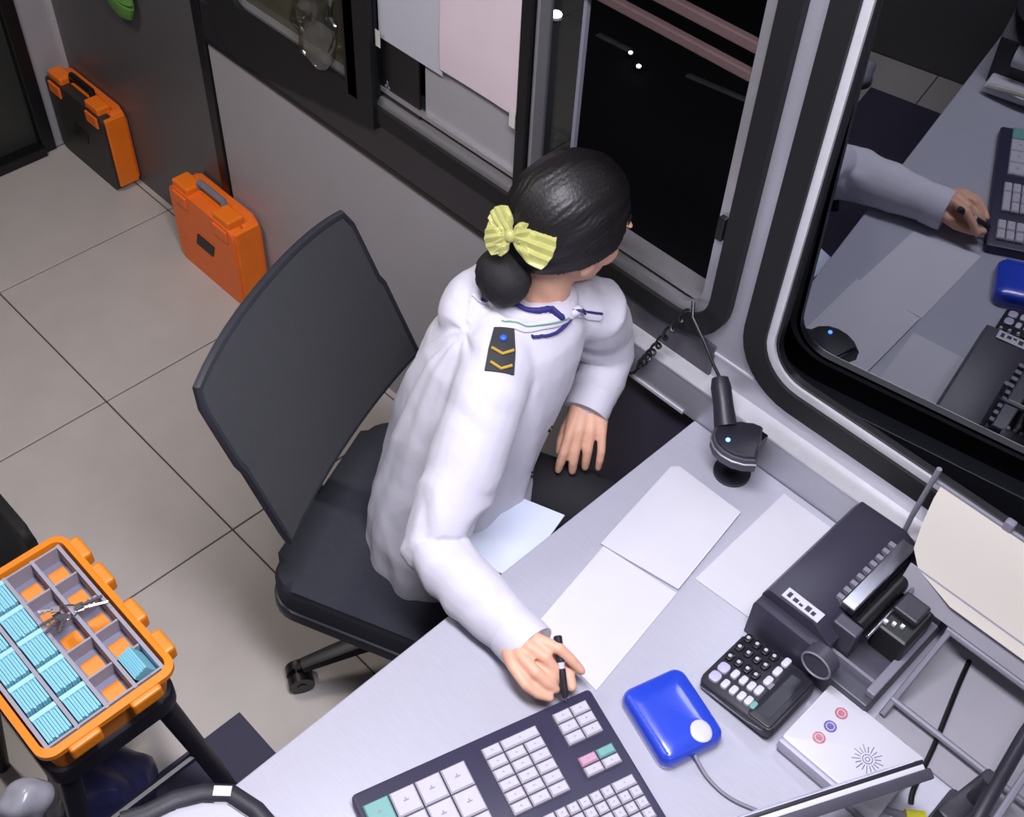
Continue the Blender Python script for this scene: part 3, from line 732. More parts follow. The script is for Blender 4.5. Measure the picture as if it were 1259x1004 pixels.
# --- programmable keyboard
kb = thing('cashier_keyboard', 'wide black cashier keyboard with blocks of white keys', 'keyboard', (-.477, .570, ZD), R(72.5))
bm = bmesh.new(); prism(bm, rrect(-.213, -.128, .203, .122, .008, 4), .002, .024, .004); obj('case', bm, M_KBODY, kb, True)
key_me = {}
def key(x0, y0, x1, y1, m_, h=.012):
    k = (round(x1-x0, 4), round(y1-y0, 4), m_.name)
    g = .0011
    if k not in key_me:
        w_, l_ = (x1-x0)/2-g, (y1-y0)/2-g; bm = bmesh.new(); t = .0022
        lo = [(-w_, -l_), (w_, -l_), (w_, l_), (-w_, l_)]; hi = [(-w_+t, -l_+t), (w_-t, -l_+t), (w_-t, l_-t), (-w_+t, l_-t)]
        a = [bm.verts.new((x, y, 0)) for x, y in lo]; b = [bm.verts.new((x, y, h*.75)) for x, y in lo]; c = [bm.verts.new((x, y, h)) for x, y in hi]
        for p, q in ((a, b), (b, c)):
            for i in range(4): bm.faces.new((p[i], p[(i+1) % 4], q[(i+1) % 4], q[i]))
        bm.faces.new(c); bm.faces.new(list(reversed(a)))
        q = min(w_, l_)*.22
        mk = [[bm.verts.new((x, y, h+.0002)) for x, y in rec(x0_, y0_, x1_, y1_)] for x0_, y0_, x1_, y1_ in ((-q, -q*.25, q, q*.25), (-q*.25, q*.3, q*.25, q))]
        for v4 in mk: bm.faces.new(v4).material_index = 1
        o = obj('key', bm, m_, kb); key_me[k] = o.data
        o.data.materials.append(mat('key_legend', (128, 126, 138), .5))
    else: o = meobj('key', key_me[k], m_, kb)
    o.location = ((x0+x1)/2, (y0+y1)/2, .022)
def block(x0, y1, cols, rows, px, py, special={}, skip=()):
    for r in range(rows):
        for c in range(cols):
            if (r, c) in skip: continue
            m_ = special.get((r, c), M_KEYW)
            if isinstance(m_, tuple): key(x0+c*px, y1-(r+1)*py, x0+(c+m_[0])*px, y1-r*py, M_KEYW)
            else: key(x0+c*px, y1-(r+1)*py, x0+(c+1)*px, y1-r*py, m_)
block(.122, .104, 2, 3, .0315, .0200)
block(-.006, .100, 3, 6, .0325, .0198, {(0, 1): (2,)}, {(0, 2)})
block(-.205, .096, 4, 4, .0425, .0435, {(0, 0): M_KEYC})
block(.123, .022, 2, 2, .0315, .0180, {(0, 0): M_KEYP, (0, 1): M_KEYC})
block(-.028, -.036, 11, 4, .0197, .0190, {(0, 9): (2,)}, {(0, 10)})

# --- blue card reader with cable
cr = thing('card_reader', 'bright blue rounded card reader box with a grey cable', 'card reader', (-.408, .862, ZD), R(-17.5))
bm = bmesh.new(); prism(bm, rrect(-.070, -.058, .070, .058, .02, 8), .0, .006); obj('base', bm, M_WPLAS, cr, True)
bm = bmesh.new(); n_ = 40; rings = []
for t, z in ((1, .004), (1.02, .012), (1.0, .024), (.965, .030), (.90, .034), (.55, .0365), (.2, .037)):
    rings.append([Vector((x*t, y*t, z)) for x, y in rrect(-.070, -.058, .070, .058, .02, 8)])
loft(bm, rings); sh = obj('cover', bm, M_BLUE, cr, True, False, 60)
bm = bmesh.new(); tube(bm, [(-.055, -.050, .0352), (.058, -.047, .0352)], .003, 6, flat=.5, up=(0, 0, 1)); obj('ridge', bm, M_BLUE, sh, True)
bm = bmesh.new(); ball(bm, (.046, .022, .0348), (.021, .018, .0035), None, 3); obj('highlight_patch', bm, M_WPLAS, sh, True)  # white patch modelled as the ceiling lamp's highlight on the cover
bm = bmesh.new(); tube(bm, chaikin([(.068, .0, .014), (.085, -.001, .012), (.11, .0, .006), (.15, .012, .0045), (.19, .045, .0045), (.24, .09, .0045)]), .0032, 8); obj('cable', bm, M_GPLAS, cr, True)

# --- calculator
ca = thing('desk_calculator', 'black desk calculator with white and grey keys leaning against the printer', 'calculator', (-.350, 1.010, ZD))
tiltm = Matrix.Translation((0, 0, .030)) @ Matrix.Rotation(R(-7), 4, 'Y')
def capart(name, bm, m_, par, sm=True):
    bmesh.ops.transform(bm, matrix=tiltm, verts=bm.verts); return obj(name, bm, m_, par, sm)
bm = bmesh.new(); prism(bm, rrect(-.072, -.066, .072, .064, .012, 5), -.020, .0, .004); cb = capart('body', bm, M_KBLACK, ca)
bm = bmesh.new(); prism(bm, rrect(.024, -.062, .068, .060, .006, 4), -.004, .0035, .002); capart('display_housing', bm, M_KBLACK, ca)
bm = bmesh.new(); prism(bm, rec(.034, -.050, .058, .046), .003, .0042); capart('display', bm, mat('lcd_glass', (30, 30, 40), .3), ca)
bm = bmesh.new(); tube(bm, [(-.066, -.0665, -.010), (.03, -.0665, -.010), (.058, -.064, -.008)], .0022, 6); capart('edge_trim', bm, M_CHROME, cb)
M_CKG = mat('grey_violet_key', (176, 172, 196), .4); 
def ckey(x, y, w_, l_, m_):
    bm = bmesh.new(); prism(bm, rrect(x-w_/2, y-l_/2, x+w_/2, y+l_/2, min(w_, l_)*.35, 4), -.001, .0055, .0016); return capart('key', bm, m_, ca)
M_CKB = mat('black_calculator_key', (22, 22, 30), .35)
for i, y in enumerate((.054, .030, .004)):
    for j, x in enumerate((-.061, -.043, -.025, -.008)):
        k = ckey(x, y, .0135, .0175, M_CKB)
        bm = bmesh.new(); prism(bm, rrect(x-.003, y-.003, x+.003, y+.003, .002, 3), .0054, .006); capart('numeral', bm, M_KEYW, k)
for y in (-.021, -.044): ckey(-.054, y, .019, .020, M_CKG)
for x in (-.033, -.016, .0):
    for y in (-.018, -.044): ckey(x, y, .0115, .0175, M_WPLAS)
for i, y in enumerate((.058, .034, .009, -.016)): ckey(.0135, y, .012, .019, M_WPLAS)
ckey(.0135, -.043, .0115, .0175, M_WPLAS)
ckey(.0265-.002, -.0445, .0095, .0155, M_KEYC)
bm = bmesh.new(); prism(bm, rec(.020, -.004, .026, .010), .0036, .0042); capart('maker_mark', bm, M_GPLAS, ca)

# --- white terminal box with stamps and sun emblem
wb = thing('terminal_box', 'flat white box with three round stamps and a sunburst emblem', 'device', (-.172, 1.023, ZD))
bm = bmesh.new(); prism(bm, rrect(-.091, -.067, .089, .068, .006, 4), .008, .036, .003); bd_ = obj('housing', bm, M_WPLAS, wb, True)
obj('foot_rail', B((-.088, -.074, .0), (.086, .06, .010), .002), M_GPLAS, wb)
obj('front_lip', B((-.091, -.073, .010), (.03, -.066, .030), .002), mat('lip_grey', (176, 174, 190), .5), wb)
for x, y, c in ((-.048, .035, (170, 100, 114)), (-.047, .003, (96, 88, 150)), (-.048, -.026, (178, 110, 124))):
    bm = bmesh.new(); cyl(bm, (x, y, .0355), (x, y, .0366), .0105, 20); st = obj('round_stamp', bm, mat('stamp_ink_%d' % c[0], c, .6, 0, .3, 150), wb)
    bm = bmesh.new(); tube(bm, [(x+.0065*math.cos(a), y+.0065*math.sin(a), .0367) for a in [2*math.pi*k/16 for k in range(17)]], .0008, 5, cap=False); obj('stamp_ring', bm, M_WPLAS, st)
sx, sy = .026, .0
for k in range(18):
    a = 2*math.pi*k/18; r0, r1 = .011, (.025 if k % 2 else .021); c, s = math.cos(a), math.sin(a)
    bm = bmesh.new(); tube(bm, [(sx+c*r0, sy+s*r0, .0362), (sx+c*r1, sy+s*r1, .0362)], .0009, 5); obj('sun_ray', bm, mat('emblem_grey', (120, 118, 140), .5), bd_)
for r0 in (.0035, .0078):
    bm = bmesh.new(); tube(bm, [(sx+r0*math.cos(a), sy+r0*math.sin(a), .0362) for a in [2*math.pi*k/20 for k in range(21)]], .0008, 5, cap=False); obj('sun_ring', bm, MATS['emblem_grey'], bd_)

# --- barcode scanner and coiled cord
sc = thing('barcode_scanner', 'black handheld barcode scanner with blue light on a stand by the window', 'scanner', (-.66, 1.335, ZD))
bm = bmesh.new()
tube(bm, [(-.764, 1.390, .905), (-.752, 1.380, .897), (-.728, 1.362, .880), (-.700, 1.340, .860)], [.016, .0195, .019, .022], 14); obj('handle', bm, M_KBLACK, sc, True, True)
hpoly = [(-.713, 1.322), (-.703, 1.343), (-.687, 1.364), (-.668, 1.382), (-.650, 1.388), (-.630, 1.355), (-.606, 1.312), (-.622, 1.296), (-.642, 1.286), (-.664, 1.283), (-.684, 1.287), (-.702, 1.300)]
bm = bmesh.new(); prism(bm, hpoly, .836, .866, .006)
hd_ = obj('head', bm, M_GPLASD, sc, True, True)
bm = bmesh.new(); prism(bm, [(x*.9-.662*.1, y*.9+1.335*.1) for x, y in hpoly], .864, .871, .004); obj('top_cover', bm, M_KBLACK, hd_, True, True)
bm = bmesh.new(); tube(bm, [(x, y, .855) for x, y in (hpoly[6:] + hpoly[:2])], .0022, 6); obj('chrome_edge', bm, M_ALU, hd_, True, True)
obj('scan_window', B((-.655, 1.352, .840), (-.632, 1.380, .862)), mat('dark_window', (20, 8, 10), .1), sc, world=True)
bm = bmesh.new(); ball(bm, (-.672, 1.308, .872), (.0045, .0045, .003), None, 2); obj('indicator', bm, emis('blue_led', (90, 150, 255), 5), hd_, True, True)
bm = bmesh.new(); tube(bm, [(-.672, 1.345, .84), (-.672, 1.35, .80), (-.668, 1.35, .756)], [.012, .010, .014], 12); obj('stand_post', bm, M_KBLACK, sc, True, True)
bm = bmesh.new(); cyl(bm, (-.665, 1.345, ZD+.0005), (-.665, 1.345, .758), .036, 24); obj('stand_foot', bm, M_KBLACK, sc, True, True)
cd = thing('scanner_cord', 'thin black cord hanging from the window corner to the scanner', 'cord', (-.762, 1.425, ZD))
bm = bmesh.new(); tube(bm, [(-.764, 1.390, .905), (-.785, 1.392, .922), (-.82, 1.398, .955), (-.862, 1.408, .982), (-.878, 1.425, 1.0)], .0034, 8); obj('straight_cord', bm, M_BLACKT, cd, True, True)
bm = bmesh.new(); P = []; A = Vector((-.880, 1.416, .985)); Bq = Vector((-.945, 1.380, .80))
for i in range(150):
    t = i/149; c = A.lerp(Bq, t) + Vector((0, -.02*math.sin(math.pi*t), -.012*math.sin(math.pi*t)))
    a = t*2*math.pi*9; rr = .009*min(1, t*8+.2, (1-t)*5+.2)
    P.append(c + Vector((math.cos(a)*rr*.8, math.sin(a)*rr*.6, math.sin(a)*rr*.7)))
P += [Vector((-.955, 1.385, .775)), Vector((-.975, 1.385, .755))]
tube(bm, P, .003, 6)
tag(obj('coiled_cord', bm, M_BLACKT, None, True), 'coiled black cord hanging below the corner of the open window', 'cord')

# --- dot-matrix printer, long axis along the desk
pt = thing('printer', 'black ticket printer with platen knob and paper path beside the calculator', 'printer', (-.315, 1.245, ZD))
bm = bmesh.new()
# profile in x,z swept along y
prof = [(-.432, .0), (-.432, .095), (-.424, .114), (-.335, .117), (-.318, .105), (-.295, .09), (-.295, 0)]
prism(bm, [(x, z+ZD+.0005) for x, z in prof], 1.108, 1.382, .006)
bmesh.ops.transform(bm, matrix=Matrix(((1, 0, 0, 0), (0, 0, 1, 0), (0, 1, 0, 0), (0, 0, 0, 1))), verts=bm.verts)
M_PRN = mat('printer_plastic', (50, 48, 62), .42, 0, .05, 40, .1, 500)
pbod = obj('cover', bm, M_PRN, pt, True, True)
bm = bmesh.new(); prism(bm, [(-.432, 1.085), (-.30, 1.085), (-.30, 1.110), (-.432, 1.110)], ZD+.0005, .845, .008); obj('front_face', bm, M_PRN, pt, True, True)
nm = obj('name_plate', B((-.402, 1.112, .8665), (-.330, 1.134, .8688)), M_WPLAS, pbod, world=True)
for k in range(5): obj('plate_mark', B((-.396+.012*k, 1.117, .8688), (-.389+.012*k+.002*(k % 2), 1.128-.003*(k % 3), .8692)), M_KBLACK, pbod, world=True)
bm = bmesh.new(); cyl(bm, (-.290, 1.064, .842), (-.290, 1.088, .842), .028, 28); kn_ = obj('platen_knob', bm, M_GPLASD, pt, True, True)
bm = bmesh.new(); tube(bm, [(-.290+.026*math.cos(a), 1.063, .842+.026*math.sin(a)) for a in [2*math.pi*k/28 for k in range(29)]], .002, 6, cap=False); obj('knob_rim', bm, M_GPLAS, kn_, True, True)
obj('base', B((-.30, 1.088, ZD+.0005), (-.196, 1.382, .80), .003), M_GPLASD, pt, world=True)
obj('print_bar', B((-.326, 1.168, .862), (-.298, 1.352, .880), .003), M_CHROME, pt, world=True)
for k in range(9): obj('ribbon_tooth', B((-.338, 1.175+.019*k, .862), (-.326, 1.184+.019*k, .874)), M_GPLAS, pt, world=True)
bm = bmesh.new(); cyl(bm, (-.282, 1.16, .858), (-.282, 1.36, .858), .014, 20); obj('platen', bm, M_BLACKT, pt, True, True)
bm = bmesh.new(); cyl(bm, (-.260, 1.155, .862), (-.260, 1.35, .862), .0035, 10); obj('rod', bm, M_CHROME, pt, True, True)
obj('side_plate', B((-.305, 1.355, .80), (-.262, 1.378, .895), .003), M_GPLAS, pt, world=True)
for k in range(3): obj('screw', B((-.300+.012*k, 1.352, .893), (-.293+.012*k, 1.360, .899), .001), M_ALUW, pt, world=True)
obj('side_plate', B((-.315, 1.135, .80), (-.270, 1.160, .868), .003), M_GPLASD, pt, world=True)
trc = obj('tractor', B((-.265, 1.185, .80), (-.205, 1.275, .862), .006), M_BLACKT, pt, world=True)
obj('tractor_lid', B((-.262, 1.225, .862), (-.215, 1.270, .876), .004), M_KBLACK, trc, world=True)
for k in range(3): obj('sprocket_pin', B((-.258+.012*k, 1.196+.006*k, .860), (-.252+.012*k, 1.202+.006*k, .868)), M_ALUW, trc, world=True)
obj('guide_rail', B((-.213, 1.105, .80), (-.197, 1.295, .815), .002), M_GPLAS, pt, world=True)
obj('cross_rail', B((-.296, 1.125, .80), (-.205, 1.131, .812)), M_GPLAS, pt, world=True)

# --- wire rack with fan-fold paper
rk = thing('paper_rack', 'grey wire rack holding fan-fold paper behind the printer', 'rack', (-.1, 1.3, ZD))
def rod(pts, r=.005, name='wire', m_=M_GPLAS):
    bm = bmesh.new(); tube(bm, pts, r, 8); return obj(name, bm, m_, rk, True, True)
rod([(-.338, 1.3885, .757), (-.338, 1.3885, .90), (-.331, 1.385, 1.035)], .0048, 'side_post')
rod([(.22, 1.3885, .757), (.22, 1.3885, .90), (.22, 1.385, 1.035)], .0048, 'side_post')
rod([(-.334, 1.392, 1.0), (.22, 1.392, 1.0)], .004)
rod([(-.182, 1.285, .835), (.22, 1.285, .835)], .007)
rod([(-.18, 1.148, .775), (.22, 1.148, .775)], .006)
rod([(-.176, 1.12, .7615), (-.176, 1.285, .835), (-.176, 1.37, .84)], .0055)
rod([(.22, 1.12, .7615), (.22, 1.285, .835), (.22, 1.37, .84)], .0055)
obj('clip', B((-.205, 1.385, .99), (-.188, 1.399, 1.02), .003), M_GPLAS, rk, world=True)
def ribbon(name, path, x0, x1, m_, par, th=.0015, cut=None):
    """sheet bent along path of (y,z), spanning x0..x1"""
    bm = bmesh.new(); G = []
    for i, (y, z) in enumerate(path):
        a = path[max(0, i-1)]; b = path[min(len(path)-1, i+1)]; n = Vector((0, -(b[1]-a[1]), b[0]-a[0])).normalized()
        if n.z < 0: n = -n
        xa = x0 + (cut[i] if cut else 0)
        G.append([bm.verts.new(Vector((x, y, z)) + n*o_) for x in (xa, x1) for o_ in (0, th)])
    for p, q in zip(G, G[1:]):
        for a, b in ((0, 2), (3, 1), (1, 0), (2, 3)): bm.faces.new((p[a], p[b], q[b], q[a]))
    for p in (G[0], G[-1]): bm.faces.new((p[0], p[1], p[3], p[2]))
    return obj(name, bm, m_, par, True, True, 30)
fp = thing('fanfold_paper', 'large cream fan-fold paper propped on the wire rack by the window', 'paper', (-.05, 1.35, .9))
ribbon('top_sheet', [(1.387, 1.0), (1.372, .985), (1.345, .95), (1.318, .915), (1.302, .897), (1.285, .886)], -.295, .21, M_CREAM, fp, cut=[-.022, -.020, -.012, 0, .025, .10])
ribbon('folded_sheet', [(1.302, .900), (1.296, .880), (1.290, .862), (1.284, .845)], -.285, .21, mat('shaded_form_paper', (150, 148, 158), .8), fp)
for k in range(22): 
    bm = bmesh.new(); cyl(bm, (-.24+.0127*k, 1.2835, .858), (-.24+.0127*k, 1.2805, .8565), .002, 8); obj('feed_hole', bm, M_GPLASD, fp)
bm = bmesh.new(); prism(bm, rrect(-.08, 1.205, .2, 1.30, .045, 8), .815, .8165); sl = obj('lower_sheet', bm, M_PAPERG, fp)
for k in range(8):
    a = R(180+12*k); bm = bmesh.new(); cyl(bm, (-.035+.038*math.cos(a), 1.250+.038*math.sin(a), .8164), (-.035+.038*math.cos(a), 1.250+.038*math.sin(a), .8172), .002, 8); obj('feed_hole', bm, M_GPLASD, sl)
sheet('base_tray', rec(-.182, 1.10, .30, 1.38), ZD+.0004, 'grey tray on the desk under the wire rack', 'tray', mat('tray_grey', (146, 144, 152), .5, 0, .04, 12), .004)

# black cables lying there
for i, (pts, lab) in enumerate((([(-.13, 1.318, .757), (-.12, 1.27, .758), (-.105, 1.21, .758), (-.095, 1.17, .758), (-.085, 1.13, .757), (-.07, 1.05, .754), (-.06, 1.03, .754)], 'thick black cable crossing the grey tray under the rack'),
        ([(-.188, 1.088, .7545), (-.15, 1.10, .7545), (-.118, 1.11, .7545), (-.098, 1.095, .7545), (-.08, 1.088, .7545)], 'thin dark cable curling out behind the white terminal box'))):
    bm = bmesh.new(); tube(bm, chaikin(pts), (.0045, .0028)[i], 8); tag(obj('cable', bm, M_BLACKT, None, True), lab, 'cable')

# --- small monitor at the desk's near right
mo = thing('monitor', 'thin black-framed monitor with a white screen edge by the terminal box', 'monitor', (-.06, .86, ZD))
ang = math.atan2(.245, .12); MX = Vector((math.cos(ang), math.sin(ang), 0)); MZ = Vector((.30, -.147, .94)).normalized(); MY = MZ.cross(MX).normalized(); MZ = MX.cross(MY)
MR = Matrix((MX, MY, MZ)).transposed()
top = Vector((-.072, .985, .94))     # top right corner of the screen
cM = top - MX*.20 - MZ*.0
def mpart(name, c, size, m_, par=mo, bev=.003):
    bm = bmesh.new(); obox(bm, cM + MR @ Vector(c), size, MR, bev); return obj(name, bm, m_, par, True, True)
mpart('rear_cover', (0, -.014, -.06), (.41, .016, .13), M_GPLASD)
mpart('frame', (0, .004, -.06), (.40, .006, .12), M_KBLACK, bev=.001)
mpart('white_edge', (0, -.004, -.06), (.395, .010, .122), M_WPLAS, bev=.001)
mpart('screen', (0, .0074, -.06), (.38, .001, .105), mat('lit_white_screen', (200, 204, 222), .3), bev=0)
bm = bmesh.new(); tube(bm, [cM + MR @ Vector((0, -.02, -.09)), Vector((cM.x+.03, cM.y-.015, .79)), Vector((cM.x+.03, cM.y-.015, .756))], .014, 10); obj('stem', bm, M_KBLACK, mo, True, True)
bm = bmesh.new(); cyl(bm, (cM.x+.03, cM.y-.015, ZD+.0005), (cM.x+.03, cM.y-.015, .762), .07, 28); obj('foot', bm, M_KBLACK, mo, True, True)
# plugs with yellow collars on a grey cord
for i, (x, y) in enumerate(((-.055, 1.0), (.012, .965))):
    t = thing('cable_plug', ['yellow-tipped plug on a grey cord behind the monitor edge', 'second yellow-tipped plug, further right at the frame bottom'][i], 'plug', (x, y, ZD), R(40), 'yellow plugs')
    bm = bmesh.new(); tube(bm, [(0, 0, .014), (.03, 0, .014)], .011, 12); obj('collar', bm, mat('yellow_plastic', (226, 220, 40), .45), t, True)
    bm = bmesh.new(); tube(bm, [(0, 0, .014), (-.022, .002, .020), (-.045, .012, .012), (-.06, .03, .004)], [.007, .006, .005, .0045], 10); obj('cord', bm, M_GPLAS, t, True)

# --- black stand arm at the right edge
st = thing('device_stand', 'black tubular device stand at the right end of the desk', 'stand', (.03, 1.05, ZD))
bm = bmesh.new(); tube(bm, [(.035, .93, .86), (.02, 1.02, .90), (.005, 1.16, .90), (.0, 1.25, .90)], .011, 10); obj('arm', bm, M_KBLACK, st, True, True)
bm = bmesh.new(); tube(bm, [(.050, .93, .855), (.042, 1.02, .885), (.035, 1.16, .885)], .006, 8); obj('inner_arm', bm, M_GPLAS, st, True, True)
bm = bmesh.new(); obox(bm, (.0, 1.06, .80), (.035, .12, .07), Matrix.Rotation(R(-10), 3, 'Z'), .006); obj('clamp', bm, M_KBLACK, st, True, True)
bm = bmesh.new(); cyl(bm, (.005, 1.06, ZD+.0005), (.005, 1.06, .905), .012, 12); obj('post', bm, M_KBLACK, st, True, True)
bm = bmesh.new(); prism(bm, rrect(-.03, 1.02, .06, 1.10, .01, 4), ZD+.0005, .758); obj('foot', bm, M_KBLACK, st, True, True)

# --- banknote counter near the camera, seen in the mirroring glass
bc = thing('banknote_counter', 'black and white banknote counting machine at the near end of the desk', 'counting machine', (-.62, .10, ZD))
bm = bmesh.new(); prism(bm, [(-.13, 0), (.13, 0), (.13, .12), (.09, .17), (-.06, .19), (-.13, .13)], -.14, .14, .008)
bmesh.ops.transform(bm, matrix=Matrix(((0, 0, 1, 0), (-1, 0, 0, 0), (0, 1, 0, .001), (0, 0, 0, 1))), verts=bm.verts)
obj('body', bm, M_KBLACK, bc, True)
for x in (-.07, 0, .07):
    bm = bmesh.new(); cyl(bm, (x-.022, .125, .095), (x+.022, .125, .095), .03, 20); obj('feed_roller', bm, M_WPLAS, bc, True)
obj('tray', B((-.13, .125, .01), (.13, .19, .03), .005), M_WPLAS, bc)
bm = bmesh.new(); tube(bm, [(-.12, .185, .03), (-.04, .20, .05), (.06, .20, .05), (.12, .185, .03)], .008, 8); obj('note_guide', bm, M_CREAM, bc, True)
lp = obj('label_plate', B((-.05, .052, .181), (.08, .085, .184)), M_WPLAS, bc)
for k in range(4): obj('label_mark', B((-.04+.028*k, .058, .184), (-.025+.028*k, .078, .1845)), M_KBLACK, lp)
rim = [Vector(p) for p in ((-.150, .02, .2), (-.136, .05, .2), (-.127, .088, .2), (-.109, .121, .2), (-.083, .147, .2), (-.04, .158, .2), (.04, .158, .2), (.085, .145, .2), (.11, .12, .2))]
bm = bmesh.new(); tube(bm, rim, .013, 10, up=(0, 0, 1), flat=.5); hp_ = obj('hopper_rim', bm, M_KBLACK, bc, True)
bm = bmesh.new(); obox(bm, (-.090, .140, .2065), (.024, .014, .0015), Matrix.Rotation(R(45), 3, 'Z')); obj('rim_sticker', bm, M_WPLAS, hp_)
bm = bmesh.new(); prism(bm, [(p.x*.93, p.y*.93) for p in rim] + [(.1, 0), (-.13, 0)], .178, .196, .003); obj('hopper_tray', bm, M_PAPERG, bc, True)

# ================================================================== PAPERS ON THE WINDOW
def taped(x0, x1, z0, z1, m_, label, tapes, y=YW-.004):
    t = thing('taped_sheet', label, 'paper', ((x0+x1)/2, y, z0), group='sheets taped to the window')
    bm = bmesh.new(); n = 10; G = []
    for i in range(n+1):
        x = x0+(x1-x0)*i/n; row = []
        for j in range(9):
            z = z0+(z1-z0)*j/8; yy = y - .006*max(0, noise.noise(Vector((x*7, z*6, x0*9)))) - .0005
            row.append((bm.verts.new((x, yy, z)), bm.verts.new((x, yy+.0008, z))))
        G.append(row)
    for a, b in zip(G, G[1:]):
        for j in range(8):
            bm.faces.new((a[j][0], b[j][0], b[j+1][0], a[j+1][0])); bm.faces.new((a[j][1], a[j+1][1], b[j+1][1], b[j][1]))
    obj('sheet', bm, m_, t, True, True)
    for x, z in tapes: obj('tape', B((x-.008, y-.009, z-.022), (x+.008, y-.0085, z+.018)), mat('clear_tape', (196, 192, 188), .2), t, world=True)
taped(-1.792, -1.590, 1.132, 1.46, M_PAPERG, 'grey-white sheet taped to the window, left of the pinkish one', [(-1.787, 1.135)])
taped(-1.592, -1.366, 1.150, 1.50, M_PAPERP, 'pinkish white sheet taped to the window, right of the grey one', [(-1.372, 1.150)], YW-.008)
ck = thing('black_notice', 'small black card with white mark propped in the window below the sheets', 'card', (-1.74, YW, .985))
obj('card', B((-1.795, YW-.001, .985), (-1.668, YW+.004, 1.16)), M_BLACKT, ck, world=True)
obj('mark', B((-1.782, YW-.002, 1.012), (-1.766, YW-.0012, 1.018)), M_GPLAS, ck, world=True)
obj('mark', B((-1.776, YW-.002, 1.004), (-1.772, YW-.0012, 1.030)), M_GPLAS, ck, world=True)
# crumpled clear bag hanging in the left pane
bm = bmesh.new(); ball(bm, (-1.99, YW-.03, 1.09), (.075, .022, .12), None, 4)
for v in bm.verts:
    v.co += Vector((1, .5, 1))*.018*noise.noise(v.co*24); v.co.y = min(v.co.y, YW-.006)
tag(obj('plastic_bag', bm, glassmat('crumpled_clear_plastic', (.72, .72, .62, 1), .16, .12), None, True, False, 20), 'crumpled clear plastic bag hanging on the left window pane', 'bag')

# ================================================================== OPEN ORANGE CASE ON A STOOL
ZT = .60
oc = thing('open_case', 'open orange case with grey dividers on a black stool', 'case', (-1.315, .237, ZT-.09))
bm = bmesh.new(); out = rrect(-1.517, .105, -1.113, .374, .03, 6); mid = rrect(-1.502, .118, -1.128, .361, .02, 6)
V = []
for loop, z in ((rrect(-1.495, .125, -1.135, .352, .02, 6), ZT-.085), (rrect(-1.505, .115, -1.125, .364, .025, 6), ZT-.01), (out, ZT-.008), (out, ZT+.004), (mid, ZT+.006), (rrect(-1.498, .122, -1.132, .356, .018, 6), ZT-.044)):
    V.append([bm.verts.new((x, y, z)) for x, y in loop])
n_ = len(V[0])
for a, b in zip(V, V[1:]):
    for k in range(n_): bm.faces.new((a[k], a[(k+1) % n_], b[(k+1) % n_], b[k]))
bm.faces.new(list(reversed(V[0]))); bm.faces.new(V[-1])
obj('shell', bm, M_ORANGEY, oc, True, True, 30)
for x in (-1.46, -1.38, -1.27, -1.18): obj('latch_lug', B((x-.028, .366, ZT-.03), (x+.028, .392, ZT+.006), .006), M_ORANGEY, oc, world=True)
for y in (.18, .30): obj('hinge_lug', B((-1.126, y-.03, ZT-.03), (-1.102, y+.03, ZT+.002), .005), M_ORANGEY, oc, world=True)
XC = [-1.492 + .0708*k for k in range(6)]; YC = [.126, .183, .240, .297, .352]
tb_, td = ZT-.040, ZT+.0
for i, y in enumerate(YC):
    obj('divider', B((-1.496, y-.0035, tb_), (-1.134, y+.0035, td)), M_GREYDIV, oc, world=True)
for i, x in enumerate(XC):
    for j in range(4):
        obj('divider', B((x-.002, YC[j]+.0035, tb_), (x+.002, YC[j+1]-.0035, td-.006 if 0 < i < 5 else td)), M_GREYDIV, oc, world=True)
M_CELL = mat('grey_liner', (140, 138, 158), .7)
for i in range(5):
    for j in (2, 3): obj('pad_square', B((XC[i]+.017, YC[j]+.012, tb_-.0015), (XC[i+1]-.013, YC[j+1]-.010, tb_+.0015)), M_ORANGEY, oc, world=True)
obj('liner', B((-1.495, .124, tb_-.002), (-1.134, .354, tb_)), M_CELL, oc, world=True)
ordn = ['first', 'second', 'third', 'fourth', 'fifth']
for j in (0, 1):
    for i in range(5):
        x0, x1, y0, y1 = XC[i]+.005, XC[i+1]-.005, YC[j]+.0055, YC[j+1]-.0055
        t = thing('ticket_bundle', 'pale blue ticket bundle, %s from the near end in the case\'s %s row' % (ordn[4-i], ['outer left', 'inner left'][j]), 'tickets', ((x0+x1)/2, (y0+y1)/2, tb_), 0, 'pale blue ticket bundles in the open case')
        h = .044 + random.uniform(-.004, .006); nc = 9
        for k in range(nc):
            ya = y0 + (y1-y0)*k/nc
            obj('ticket', B((x0+.001*(k % 2), ya+.0004, tb_+.001), (x1-.001*(k % 3), ya+(y1-y0)/nc-.0004, tb_+h-.0025*(k % 2))), M_CARD, t, world=True)
        obj('band', B((x0-.001, y0-.0006, tb_+h*.55), (x0+.009, y1+.0006, tb_+h+.002)), M_CARDL, t, world=True)
t = thing('ticket_bundle', 'single tilted pale blue ticket bundle in the end cell beside the chair', 'tickets', (-1.172, .325, tb_), 0, 'pale blue ticket bundles in the open case')
rm = Matrix.Rotation(R(24), 3, 'X')
for k in range(7):
    bm = bmesh.new(); obox(bm, Vector((-1.174, .327, tb_+.028)) + rm @ Vector((0, -.014+.0042*k, .002*(k % 2))), (.056, .0036, .050), rm); obj('ticket', bm, M_CARD, t, world=True)
